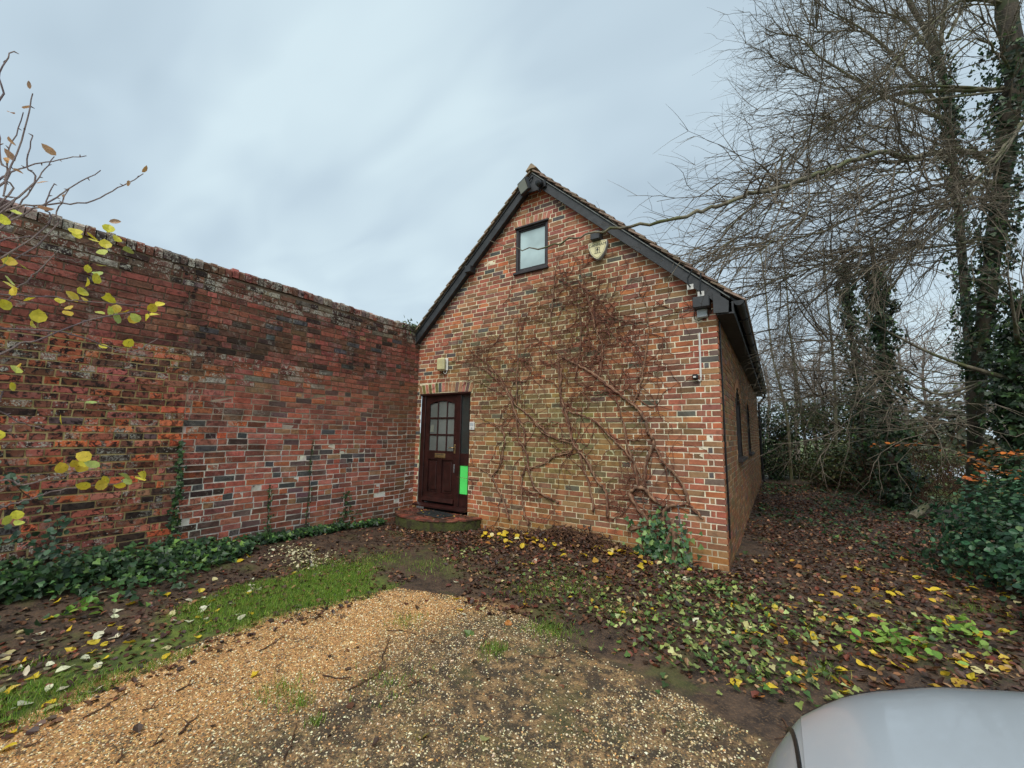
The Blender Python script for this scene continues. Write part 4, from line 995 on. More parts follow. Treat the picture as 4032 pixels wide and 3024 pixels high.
c = np.array([-4.45, -0.3]); P = c + rng.normal(0, 1, (420, 2)) * [0.42, 0.26]; P = P[(P[:, 1] < -0.09) & (((P[:, 0] + 4.45) / 0.84) ** 2 + ((P[:, 1] + 0.02) / 0.70) ** 2 < 1) & (P[:, 0] > WX + 0.03)]; P = P[rng.random(len(P)) < np.where(P[:, 1] > -0.25, 1.0, 0.4)]; n = len(P)
tag(scatter('step_leaves', LITTER, np.column_stack([P, np.full(n, 0.116)]), frames(up_normals(n, 0.4)), rng.uniform(0.02, 0.055, n), cols(n, BR_TAB + [(0.1, lin(206, 170, 70))], 0.22), M['litter']), 'dead leaves blown against the threshold on the door step', 'leaf litter', kind='stuff')
# ivy and small weeds creeping over the litter
def ivy_carpet(name, P, tab, s0, s1, dz, tilt, label, shape=IVY):
    P = P[seen(P)]; n = len(P); Z = on_ground(P, 0.012); Z[:, 2] += rng.uniform(0, dz, n)
    o = scatter(name, shape, Z, frames(up_normals(n, tilt)), rng.uniform(s0, s1, n), cols(n, tab, 0.22), M['leaf_v']); return tag(o, label, 'ivy', kind='stuff')
LG = [(0.30, lin(104, 130, 62)), (0.24, lin(146, 160, 88)), (0.30, lin(70, 94, 50)), (0.16, lin(182, 184, 122))]
DG = [(0.45, lin(52, 78, 46)), (0.25, lin(72, 100, 58)), (0.2, lin(38, 58, 38)), (0.1, lin(104, 128, 78))]
cl = []
for (px, py, r_, k) in ((2560, 2420, 0.6, 230), (2850, 2450, 0.55, 260), (3050, 2450, 0.5, 170), (2700, 2560, 0.45, 150), (2950, 2630, 0.35, 110), (3150, 2700, 0.3, 90), (2300, 2350, 0.5, 110), (2650, 2290, 0.35, 150), (2850, 2330, 0.4, 180), (3300, 2450, 0.4, 70), (3650, 2500, 0.3, 110), (2150, 2250, 0.4, 90), (1850, 2180, 0.3, 40)):
    c = atz(px, py)[:2]; cl.append(c + rng.normal(0, r_ * 0.55, (k, 2)))
ivy_carpet('ivy_runners', np.vstack(cl), LG, 0.022, 0.050, 0.03, 0.55, 'light green ivy runners creeping over the leaf litter by the house corner')
P = np.column_stack([rng.uniform(0.1, 3.2, 2600), rng.uniform(1.0, 11, 2600)]); P = P[rng.random(len(P)) < sst(fnoise(P, 1.6) + 0.35 * (P[:, 1] > 5), -0.5, 0.7)]
ivy_carpet('ivy_carpet', P, DG, 0.04, 0.085, 0.05, 0.5, 'dark green ivy carpeting the ground along the side of the house')
P = np.column_stack([WX + 0.02 + np.abs(rng.normal(0, 0.38, 8500)), rng.uniform(-6.3, -0.75, 8500)])
wd = 0.20 + 0.85 * sst(-P[:, 1], 2.2, 5.0); kp = ((P[:, 0] - WX) < wd * (1 + 0.3 * fnoise(P, 4))) & (rng.random(len(P)) < sst(fnoise(P, 5.5, 1) + 0.9 * sst(-P[:, 1], 2.5, 4.5), -0.9, 0.5)); P = P[kp]; wd = wd[kp]
n = len(P); Z = on_ground(P, 0.015); hh = (0.06 + 0.18 * sst(-P[:, 1], 2.0, 4.6)) * (1.2 - (P[:, 0] - WX) / (wd.max() + 0.3)); Z[:, 2] += rng.uniform(0, 1, n) * np.clip(hh, 0.02, 0.4)
nr = up_normals(n, 0.6); nr[:, 0] += 0.7
tag(scatter('ivy_border', IVY, Z, frames(nr), rng.uniform(0.022, 0.07, n), cols(n, [(0.5, lin(50, 78, 46)), (0.28, lin(74, 106, 58)), (0.14, lin(34, 56, 36)), (0.08, lin(110, 146, 70))], 0.22), M['leaf_v']), 'dark green ivy border growing along the foot of the garden wall', 'ivy', kind='stuff')
# weeds in the border
for i, (px, py, lab) in enumerate(((770, 2260, 'bright green weed seedling at the edge of the wall ivy'), (300, 2440, 'broad-leaved green weed between fallen leaves by the grass strip'), (690, 2200, 'pale green ivy shoot in front of the wall foot'), (3560, 2560, 'leafy green weed clump in the mud beside the car'), (3800, 2500, 'large leafy green weed clump beside the evergreen shrub'))):
    c = np.append(atz(px, py)[:2], 0); c[2] = ground_z(c[None])[0]; n = 46 if i > 2 else 26
    P = c + np.column_stack([rng.normal(0, 0.06 + 0.05 * (i > 2), (n, 2)), rng.uniform(0.02, 0.10, n)]); nr = up_normals(n, 0.6) 
    pl_ = tag(empty('weed', c), lab, 'weed'); scatter('leaves', OVAL if i != 2 else IVY, P, frames(nr), rng.uniform(0.04, 0.08, n), cols(n, [(1, lin(112, 156, 62)), (1, lin(140, 172, 80))], 0.15), M['leaf_v'], pl_, None)
    q = MB()
    for k in range(6): e = P[k]; q.tube(np.array([c, (c + e) / 2 + [0, 0, 0.02], e]), 0.0025, 4)
    q.build('stems', M['leaf_v'] if False else M['vine_twig'], pl_)
# single fallen leaves that can be told apart
LEAFM = []
for v_ in range(6):
    V0, F0 = (OVAL if v_ < 4 else IVY); V = V0.copy(); V[:, 2] += 0.12 * np.sin(V[:, 1] * 4 + v_) * (0.4 + 0.3 * v_ % 2) + rng.normal(0, 0.03, len(V)); V[:, 1] -= 0.5
    st_ = np.array([(-0.018, -0.5, 0.02), (0.018, -0.5, 0.02), (0.03, -0.85, 0.05), (0.0, -0.85, 0.05)])
    me = np_mesh('fallen_leaf', np.vstack([V, st_]), [F0, np.array([[len(V), len(V) + 1, len(V) + 2, len(V) + 3]])]); me.materials.append(M['leaf_o']); LEAFM.append(me)
YL = [(0.5, lin(226, 196, 58)), (0.2, lin(204, 160, 60)), (0.18, lin(226, 214, 150)), (0.12, lin(180, 120, 60))]
PALE = [(0.65, lin(226, 222, 190)), (0.2, lin(206, 196, 140)), (0.15, lin(222, 196, 70))]
def drop(px, py, tab, s, label, group, dz=0.014):
    p = atz(px, py); p[2] = ground_z(p[None])[0]
    o = link('fallen_leaf', random.choice(LEAFM), None, None, (p[0], p[1], p[2] + dz)); o.scale = (s, s, s)
    o.rotation_euler = (rng.normal(0, 0.3), rng.normal(0, 0.3), rng.uniform(0, 6.28)); o.color = (*cols(1, tab, 0.1)[0], 1)
    return tag(o, label, 'leaf', group)
for _ in range(92):
    x = rng.uniform(1900, 2640); y = 2085 + (x - 1900) * 0.135 + abs(rng.normal(0, 26)) + 22; drop(x, y, YL, rng.uniform(0.055, 0.09), 'yellow leaf fallen on the brown litter bank below the creeper', 'yellow leaves under the creeper', 0.045)
for _ in range(40): drop(rng.uniform(1750, 2750), rng.uniform(2200, 2480), YL + PALE, rng.uniform(0.04, 0.075), 'pale or yellow leaf fallen on the muddy ground before the gable', 'leaves on the mud before the gable')
for _ in range(150):
    x = rng.uniform(2880, 4020); drop(x, rng.uniform(2200, 2760 - max(0, x - 3300) * 0.1), YL, rng.uniform(0.05, 0.10), 'yellow leaf fallen on the earth at the side of the house', 'yellow leaves beside the house')
for _ in range(105):
    x = rng.uniform(10, 1250); drop(x, 2690 - x * 0.40 + rng.normal(-20, 85), PALE + YL[:1], rng.uniform(0.045, 0.08), 'pale upturned leaf fallen on the grass strip', 'leaves on the grass strip')
for px, py, c, s, lab in ((100, 2775, PALE[:1], 0.085, 'large cream leaf lying on the edge of the golden gravel'), (190, 2772, YL[:1], 0.075, 'bright yellow leaf beside the cream leaf on the gravel edge'), (1000, 2655, YL[:1], 0.06, 'yellow leaf lying alone on the clean gravel'), (655, 2585, YL[:1], 0.06, 'yellow leaf on the gravel just below the grass'), (45, 2890, YL[:1], 0.05, 'small yellow leaf in the corner of the gravel'), (2450, 2420, YL[:1], 0.07, 'yellow leaf among ivy runners on the mud'), (1840, 2500, LG[:1], 0.08, 'green ivy leaf with long stalk on the muddy gravel'), (1905, 2927, LG[3:], 0.065, 'pale green leaf on the muddy gravel'), (1670, 2910, [(1, lin(150, 140, 70))], 0.07, 'olive leaf rotting on the muddy gravel'), (2715, 2250, [(1, lin(222, 196, 60))], 0.06, 'yellow leaf at the foot of the chain')):
    drop(px, py, c, s, lab, None)
# pale sawdust patch, twigs on the drive
c = atz(1190, 2200)[:2]; P = c + rng.normal(0, 1, (420, 2)) * [0.22, 0.16]; n = len(P)
tag(scatter('wood_chips', LITTER, on_ground(P, 0.01), frames(up_normals(n, 0.4)), rng.uniform(0.012, 0.03, n), cols(n, [(1, lin(218, 208, 168)), (1, lin(190, 180, 136))], 0.1), M['litter']), 'patch of pale wood chips on the grass before the wall', 'wood chips', kind='stuff')
TW = [((330, 2830), (420, 2780), (510, 2720)), ((560, 2800), (610, 2785)), ((1020, 2560), (1080, 2530), (1120, 2500)), ((1240, 2440), (1270, 2410), (1310, 2380)), ((1520, 2490), (1580, 2492), (1640, 2505)), ((1505, 2600), (1515, 2560), (1540, 2515)), ((1270, 2660), (1330, 2672), (1390, 2668)), ((1370, 2720), (1450, 2680), (1530, 2625)), ((1880, 2560), (1900, 2530), (1920, 2490)), ((700, 2720), (760, 2690)), ((460, 3010), (500, 2970)), ((1120, 3000), (1150, 2930), (1170, 2850)), ((710, 2890), (740, 2850), (790, 2810)), ((2090, 2585), (2180, 2590), (2230, 2555)), ((1590, 2710), (1640, 2690), (1670, 2675)), ((2280, 2560), (2330, 2590), (2370, 2610)), ((640, 2920), (590, 2950)), ((90, 2945), (160, 2925)), ((3080, 2830), (3110, 2890), (3060, 2920))]
for i, pts in enumerate(TW):
    q = MB(); PP = np.array([atz(*p) for p in pts]); PP[:, 2] = ground_z(PP) + 0.008; PP = smooth_path(PP, 4); PP[:, :2] += rng.normal(0, 0.004, (len(PP), 2)); r_ = np.linspace(rng.uniform(0.0035, 0.0065), 0.002, len(PP)); q.tube(PP, r_, 5)
    m_ = PP[len(PP) // 2]; d_ = unit(np.array([rng.normal(), rng.normal(), 0.3])); q.tube(np.array([m_, m_ + d_ * 0.03, m_ + d_ * 0.06 + [0, 0, -0.008]]), [0.004, 0.003, 0.002], 4)
    tag(q.build('fallen_twig', M['dead']), 'dark dead twig lying on the gravel drive', 'twig', 'twigs lying on the drive')

# ------------------------------------------------------------------ creeper on the gable
def gp(zx, zy, x0, y0, s, y=-0.035): return aty(x0 + zx / s, y0 + zy / s, y)
Q6 = lambda *p: [gp(a, b, 2100, 1400, 1.952) for a, b in p]
Q5 = lambda *p: [gp(a, b, 1550, 1350, 2.074) for a, b in p]
Q4 = lambda *p: [gp(a, b, 2200, 800, 2.37) for a, b in p]
STEMS = [  # (path, base radius, tip radius)
 (Q6((1200, 1150), (1150, 1000), (1050, 880), (990, 800), (930, 700)), 0.020, 0.016),
 (Q6((850, 1020), (860, 900), (870, 800), (925, 690), (915, 630), (880, 580), (860, 500), (800, 410), (740, 360), (650, 290), (560, 210), (480, 150), (380, 90), (300, 50), (220, 10)), 0.024, 0.013),
 (Q6((570, 1250), (555, 1050), (480, 950), (420, 820), (350, 740), (300, 670), (270, 560), (250, 450), (210, 300), (195, 150), (180, 0)), 0.018, 0.012),
 (Q6((465, 1200), (440, 1050), (400, 900), (350, 740)), 0.016, 0.012),
 (Q6((800, 1010), (780, 850), (720, 700), (690, 520), (650, 380), (620, 330)), 0.015, 0.009),
 (Q6((860, 1050), (840, 960), (760, 800), (650, 680), (560, 590), (470, 500), (350, 450), (240, 420)), 0.015, 0.009),
 (Q6((1010, 1160), (900, 1080), (850, 1020), (740, 1050), (790, 1150), (870, 1260), (860, 1300), (740, 1340)), 0.026, 0.020),
 (Q6((1000, 1290), (1010, 1190), (1080, 1150), (1200, 1150), (1260, 1200), (1300, 1260)), 0.024, 0.010),
 (Q6((600, 1260), (700, 1200), (760, 1100)), 0.010, 0.006), (Q6((880, 1230), (960, 1210), (1030, 1170)), 0.012, 0.010), (Q6((740, 1340), (860, 1310), (960, 1290), (1000, 1250)), 0.018, 0.016),
 (Q6((760, 380), (800, 280), (830, 200), (850, 60), (862, -40)), 0.013, 0.010),
 (Q6((0, 500), (60, 580), (180, 640), (300, 670)), 0.009, 0.014), (Q6((300, 740), (180, 770), (60, 840), (-100, 870)), 0.010, 0.006),
 (Q5((940, 1440), (920, 1370), (880, 1260), (820, 1130), (800, 1090), (860, 1000), (895, 870), (900, 760), (870, 680)), 0.017, 0.010),
 (Q5((1100, 1500), (1060, 1350), (1040, 1200), (1050, 1090), (1075, 1000)), 0.015, 0.011),
 (Q5((1340, 1300), (1220, 1240), (1150, 1170), (1100, 1040), (1085, 920), (1060, 850), (1010, 780), (1000, 600)), 0.018, 0.010),
 (Q5((1070, 840), (1060, 700), (1000, 600), (930, 400), (870, 300), (800, 200), (700, 120), (600, 60)), 0.015, 0.006),
 (Q5((1440, 800), (1300, 770), (1200, 690), (1100, 590), (1000, 510), (940, 430), (860, 330), (760, 230), (640, 170), (540, 150), (470, 150)), 0.014, 0.005),
 (Q5((1000, 500), (1005, 300), (1010, 150), (1000, 0), (990, -100)), 0.012, 0.009), (Q5((1370, 200), (1360, 400), (1400, 550), (1440, 700)), 0.014, 0.012),
 (Q5((1100, 1025), (1200, 990), (1330, 910), (1440, 880)), 0.009, 0.006), (Q5((800, 1090), (740, 1050), (660, 1010), (630, 980)), 0.006, 0.003), (Q5((870, 680), (760, 640), (660, 600)), 0.007, 0.003),
 (Q5((900, 430), (780, 360), (660, 310), (560, 300)), 0.007, 0.003), (Q5((700, 1115), (600, 1110), (510, 1092)), 0.005, 0.003),
 (Q4((740, 1640), (790, 1500), (820, 1350), (840, 1150), (820, 1000), (790, 900), (745, 840)), 0.012, 0.005),
 (Q4((380, 1620), (400, 1500), (410, 1350), (350, 1200), (310, 1050), (280, 900), (240, 750), (170, 550), (120, 470)), 0.013, 0.005),
 (Q4((810, 1350), (700, 1310), (560, 1260), (420, 1180), (330, 1000)), 0.007, 0.004), (Q4((840, 1110), (600, 1090), (500, 1060), (430, 980), (330, 850), (280, 800)), 0.007, 0.004),
 (Q4((-60, 1400), (-80, 1150), (-60, 900), (-30, 600), (60, 450)), 0.012, 0.005), (Q4((150, 1650), (200, 1300), (190, 1000), (100, 750), (20, 560)), 0.012, 0.005)]
cr = tag(empty('climbing_creeper', (-2.0, -0.05, GZ)), 'leafless brown climbing creeper spread over the brick gable', 'climbing plant')
tips = MB(); twsrc = []
for P, r0, r1 in STEMS:
    PP = smooth_path(P, 6); n = len(PP); PP = PP + np.column_stack([rng.normal(0, 0.006, n), np.zeros(n), rng.normal(0, 0.006, n)])
    rr = 1.12 * np.linspace(r0, r1, n) * (1 + 0.14 * rng.normal(0, 1, n)); PP[:, 1] = -0.014 - rr
    rr = rr * 0.86; q = MB(); q.tube(PP, rr, 7); q.build('stem', M['vine'], cr, True)
    twsrc.append((PP, r1))
    if r0 > 0.013:                                           # a second runner twined along the thick stems
        t = np.linspace(0, 9, n); Q2 = PP + np.column_stack([0.022 * np.sin(t * 1.7), -0.004 - 0.012 * np.cos(t), 0.012 * np.cos(t * 1.3)]); tips.tube(Q2, rr * 0.42, 5)
def creep(p, ang, L, r, lvl):
    n = max(3, int(L / 0.05)); pts = [p]; a = ang
    for i in range(n):
        a += rng.normal(0, 0.30); s = L / n; p = p + np.array([math.cos(a) * s, rng.normal(0, 0.004), math.sin(a) * s]); p[1] = min(-0.012, max(-0.07, p[1]))
        if 0 < p[0] or p[2] > ZL - 0.15 - SL * abs(p[0] - XC) or p[0] < -5.0: break
        if DOOR[0] < p[0] < DOOR[1] and p[2] < 2.25: break
        if WIN[0] - 0.05 < p[0] < WIN[1] + 0.05 and WIN[2] - 0.05 < p[2] < WIN[3]: break
        pts.append(p)
    if len(pts) < 3: return
    pts = np.array(pts); tips.tube(pts, np.linspace(r, r * 0.45, len(pts)), 4, False)
    if lvl > 0:
        for _ in range(rng.integers(1, 4)):
            k = rng.integers(1, len(pts)); creep(pts[k].copy(), a + rng.choice([-1, 1]) * rng.uniform(0.4, 1.2), L * rng.uniform(0.3, 0.7), r * 0.7, lvl - 1)
for PP, r1 in twsrc:
    for _ in range(max(3, int(len(PP) / 2.2))):
        k = rng.integers(0, len(PP)); p = PP[k].copy()
        dens = math.exp(-(((p[0] + 2.1) / 1.3) ** 2 + ((p[2] - 3.0) / 0.95) ** 2))
        if rng.random() < 0.35 + 0.8 * dens: creep(p, rng.choice([1.0, 2.2, 0.3, 2.8, -0.4, 3.6]) + rng.normal(0, 0.4), rng.uniform(0.25, 0.95), rng.uniform(0.004, 0.008), 1)
for _ in range(75):                                          # the dense tangle below the little window
    p = np.array([rng.normal(-2.15, 0.62), -0.03, rng.normal(3.15, 0.48)]); creep(p, rng.uniform(0, 6.28), rng.uniform(0.4, 1.3), rng.uniform(0.0045, 0.008), 1)
for _ in range(60):
    p = np.array([rng.normal(-3.4, 0.5), -0.03, rng.normal(2.6, 0.35)]); creep(p, rng.uniform(2.2, 4.2), rng.uniform(0.2, 0.7), rng.uniform(0.0028, 0.005), 1)
o = tips.build('twigs', M['vine_twig'], cr); o['kind'] = 'stuff'
# dead root heap and old stems at its foot
hp = tag(empty('root_heap', (-2.0, -0.15, GZ)), 'dark heap of dead creeper roots and stems against the gable foot', 'root heap')
q = MB()
for _ in range(900):
    x = rng.normal(-1.95, 0.48); y = -abs(rng.normal(0, 0.11)) - 0.02; z = GZ + 0.02 + abs(rng.normal(0, 0.10)) * math.exp(-((x + 1.9) / 0.55) ** 2) + 0.05 * rng.random(); a = rng.uniform(0, 6.28); L = rng.uniform(0.08, 0.28)
    p = np.array([x, y, z]); d = np.array([math.cos(a), -abs(rng.normal(0, 0.5)), math.sin(a) * 0.55]); q.tube(np.array([p, p + d * L * 0.5 + rng.normal(0, 0.02, 3), p + d * L + [0, 0, -0.05]]), [rng.uniform(0.004, 0.011)] * 2 + [0.003], 4)
o = q.build('roots', M['dead'], hp); o['kind'] = 'stuff'
q = MB(); 
V = []; nx_, nz_ = 26, 9
for i in range(nx_):
    for j in range(nz_):
        t = i / (nx_ - 1); x = -2.95 + 1.85 * t; ph = j / (nz_ - 1) * math.pi / 2; hgt = (0.085 + 0.045 * math.exp(-((x + 1.75) / 0.35) ** 2)) * math.sin(math.pi * min(1, max(0.02, t))) ** 0.6 * (1 + 0.18 * math.sin(9 * x)); V.append((x, -0.012 - 0.30 * math.cos(ph), GZ - 0.01 + hgt * math.sin(ph) * 1.5))
q.add(V, np.array([[i * nz_ + j, (i + 1) * nz_ + j, (i + 1) * nz_ + j + 1, i * nz_ + j + 1] for i in range(nx_ - 1) for j in range(nz_ - 1)])); q.build('mound', bark_mat('leaf_mould', lin(24, 18, 15), lin(52, 38, 29), None, 30), hp)
n = 900; x = rng.normal(-2.0, 0.5, n); P = np.column_stack([x, -np.abs(rng.normal(0, 0.17, n)) - 0.02, GZ + 0.04 + np.abs(rng.normal(0, 0.09, n)) * np.exp(-((x + 1.9) / 0.8) ** 2)])
scatter('dead_leaves', LITTER, P, frames(up_normals(n, 0.9) + [0, -0.6, 0]), rng.uniform(0.03, 0.06, n), cols(n, BR_TAB, 0.2), M['litter'], hp)

# ivy clump with stump and chain at the right end of the gable
iv = tag(empty('ivy_clump', (-0.72, -0.12, GZ)), 'bushy ivy clump with an old woody stem near the brick corner', 'ivy')
q = MB()
for (a, b_, c, r0) in (((-0.62, -0.10, GZ - 0.02), (-0.56, -0.09, 0.2), (-0.60, -0.07, 0.46), 0.055), ((-0.70, -0.12, GZ - 0.02), (-0.66, -0.10, 0.15), (-0.58, -0.06, 0.42), 0.035), ((-0.98, -0.07, GZ - 0.02), (-0.97, -0.06, 0.2), (-0.86, -0.05, 0.45), 0.022)):
    q.tube(smooth_path([a, b_, c], 7), np.linspace(r0, r0 * 0.6, 15) * (1 + 0.15 * rng.normal(0, 1, 15)), 8)
q.build('stem', M['vine'], iv, True)
n = 330; x = rng.normal(-0.72, 0.18, n); z = GZ + np.abs(rng.normal(0.16, 0.19, n)); P = np.column_stack([x, -0.05 - np.abs(rng.normal(0, 0.09, n)), z])
scatter('leaves', IVY, P, frames(np.column_stack([rng.normal(0, 0.5, n), -np.ones(n), rng.normal(0.5, 0.4, n)])), rng.uniform(0.035, 0.075, n), cols(n, [(0.5, lin(58, 92, 56)), (0.3, lin(86, 122, 74)), (0.2, lin(128, 156, 88))], 0.2), M['leaf_v'], iv)
ch = tag(empty('chain', aty(2672, 2010, -0.16)), 'grey steel chain hanging down through the ivy clump', 'chain')
cp_ = smooth_path([aty(2670, 1995, -0.15), aty(2682, 2090, -0.17), aty(2698, 2170, -0.20), atz(2725, 2240, GZ + 0.02)], 40); L = np.concatenate([[0], np.cumsum(np.linalg.norm(np.diff(cp_, axis=0), axis=1))])
lk_me = []
for tw in (0, 1):
    q = MB(); an = np.linspace(0, 2 * math.pi, 13); a_ = np.column_stack([0.011 * np.cos(an), np.zeros(13), 0.017 * np.sin(an)]); a_ = a_ if not tw else a_[:, [1, 0, 2]]; q.tube(a_, 0.0034, 5, False); me = q.mesh('link'); me.materials.append(M['steel']); lk_me.append(me)
for i, s in enumerate(np.arange(0, L[-1], 0.0275)):
    p = np.array([np.interp(s, L, cp_[:, k]) for k in range(3)]); link('link', lk_me[i % 2], None, ch, p)

# ivy climbing the garden wall
def wall_ivy(name, y, z0, z1, n, spread, label, leaf=(0.022, 0.045)):
    pl_ = tag(empty(name, (WX + 0.02, y, GZ)), label, 'ivy'); q = MB()
    zs = np.linspace(z0, z1, 14); ys = y + 0.02 * np.cumsum(rng.normal(0, 0.6, 14)); q.tube(np.column_stack([np.full(14, WX + 0.018), ys, zs]), np.linspace(0.008, 0.003, 14), 5); q.build('stem', M['dark_bark'], pl_)
    t = rng.random(n) ** 1.4; Z = z0 + t * (z1 - z0); P = np.column_stack([WX + 0.02 + np.abs(rng.normal(0, 0.025, n)), np.interp(Z, zs, ys) + rng.normal(0, 1, n) * (spread * (1.25 - t)), Z])
    scatter('leaves', IVY, P, frames(np.column_stack([np.ones(n), rng.normal(0, 0.4, n), rng.normal(0.3, 0.4, n)])), rng.uniform(*leaf, n), cols(n, [(0.6, lin(48, 74, 44)), (0.3, lin(72, 100, 58)), (0.1, lin(98, 128, 72))], 0.2), M['leaf_v'], pl_)
wall_ivy('wall_ivy', -3.60, GZ, 1.32, 300, 0.035, 'narrow column of dark ivy climbing the straight joint in the wall')
wall_ivy('wall_ivy', -2.62, GZ, 0.75, 90, 0.03, 'thin ivy strand climbing the pinkish brickwork near the wall middle', (0.018, 0.035))
wall_ivy('wall_ivy', -2.05, GZ, 1.35, 85, 0.02, 'sparse tall ivy strand on the wall towards the door', (0.015, 0.03))
wall_ivy('wall_ivy', -1.45, GZ, 0.55, 120, 0.12, 'low ivy fan on the wall near the door step', (0.02, 0.04))
# tuft growing where the wall meets the roof
tf = tag(empty('wall_fern', (WX - 0.05, -0.18, ZTOP + 0.1)), 'small green fern tuft where wall top meets the roof verge', 'fern'); n = 150
P = np.array([WX - 0.02, -0.22, ZTOP + 0.06]) + rng.normal(0, 1, (n, 3)) * [0.05, 0.09, 0.06]; scatter('fronds', NARROW, P, frames(rng.normal(0, 1, (n, 3)) + [0.6, 0, 0.4]), rng.uniform(0.04, 0.09, n), cols(n, [(1, lin(86, 104, 52)), (1, lin(60, 78, 40))], 0.2), M['leaf_v'], tf, None)
# ------------------------------------------------------------------ trees
def px_path(pts): return np.array([aty(x, y, Y) for x, y, Y in pts])
def grow(mb, p, d, L, r, lvl, droop=0.0, wob=0.11, kids=(3, 6), sides=4, kidlen=(0.35, 0.65), spread=0.8):
    n = 4 if lvl == 0 else 6; pts = [p]; d = unit(d)
    for i in range(n):
        d = unit(d + rng.normal(0, wob, 3) + np.array([0, 0, -droop])); p = p + d * (L / n); pts.append(p)
    pts = np.array(pts); mb.tube(pts, np.linspace(r, max(0.0012, r * 0.35), len(pts)), sides if lvl > 0 else 3, False)
    if lvl > 0:
        for _ in range(rng.integers(*kids)):
            k = rng.integers(1, n + 1); t = unit(pts[k] - pts[k - 1]); q = rng.normal(0, 1, 3); q -= t * (q @ t)
            grow(mb, pts[k].copy(), t * 0.8 + unit(q) * spread * rng.uniform(0.5, 1.1), L * rng.uniform(*kidlen), r * 0.55, lvl - 1, droop, wob, kids, sides, kidlen, spread)
def twigify(mb, path, n, L0, L1, r, lvl, droop=0.02, spread=0.8, start=0.1, bias=None, kids=(3, 6)):
    for _ in range(n):
        u = start + (1 - start) * rng.random(); k = min(len(path) - 2, int(u * (len(path) - 1))); t = unit(path[k + 1] - path[k]); q = rng.normal(0, 1, 3)
        if bias is not None: q = q + bias
        q -= t * (q @ t)
        grow(mb, path[k].copy(), t * 0.85 + unit(q) * spread * rng.uniform(0.4, 1.1), rng.uniform(L0, L1) * (1.1 - 0.5 * u), r * rng.uniform(0.6, 1.1), lvl, droop, kids=kids)
def sleeve(path, r0, r1, n):
    """leaf places and outward normals round a stem"""
    k = rng.random(n) * (len(path) - 1.001); i = k.astype(int); f = (k - i)[:, None]; c = path[i] * (1 - f) + path[i + 1] * f
    t = path[i + 1] - path[i]; t /= np.linalg.norm(t, axis=1)[:, None] + 1e-9; q = rng.normal(0, 1, (n, 3)); q -= t * (q * t).sum(1)[:, None]; q /= np.linalg.norm(q, axis=1)[:, None]
    lump = 0.75 + 0.35 * np.sin(k * 2.1 + q[:, 0] * 3) ; rr = (r0 + (r1 - r0) * (k / len(path))) * lump * rng.uniform(0.55, 1.15, n)
    return c + q * rr[:, None], q + rng.normal(0, 0.5, (n, 3)) + [0, 0, 0.25]
IVD = [(0.5, lin(42, 62, 38)), (0.28, lin(60, 84, 48)), (0.14, lin(30, 44, 30)), (0.08, lin(92, 116, 66))]
def limb_mesh(path, r0, r1, mat, parent, name='limb', sides=7):
    q = MB(); n = len(path); q.tube(path, np.linspace(r0, r1, n) * (1 + 0.08 * rng.normal(0, 1, n)), sides); return q.build(name, mat, parent, True)
Z1 = lambda zx, zy, Y: (2800 + zx / 1.659, zy / 1.659, Y)
Z8 = lambda zx, zy, Y: (2800 + zx / 1.659, 1300 + zy / 1.659, Y)

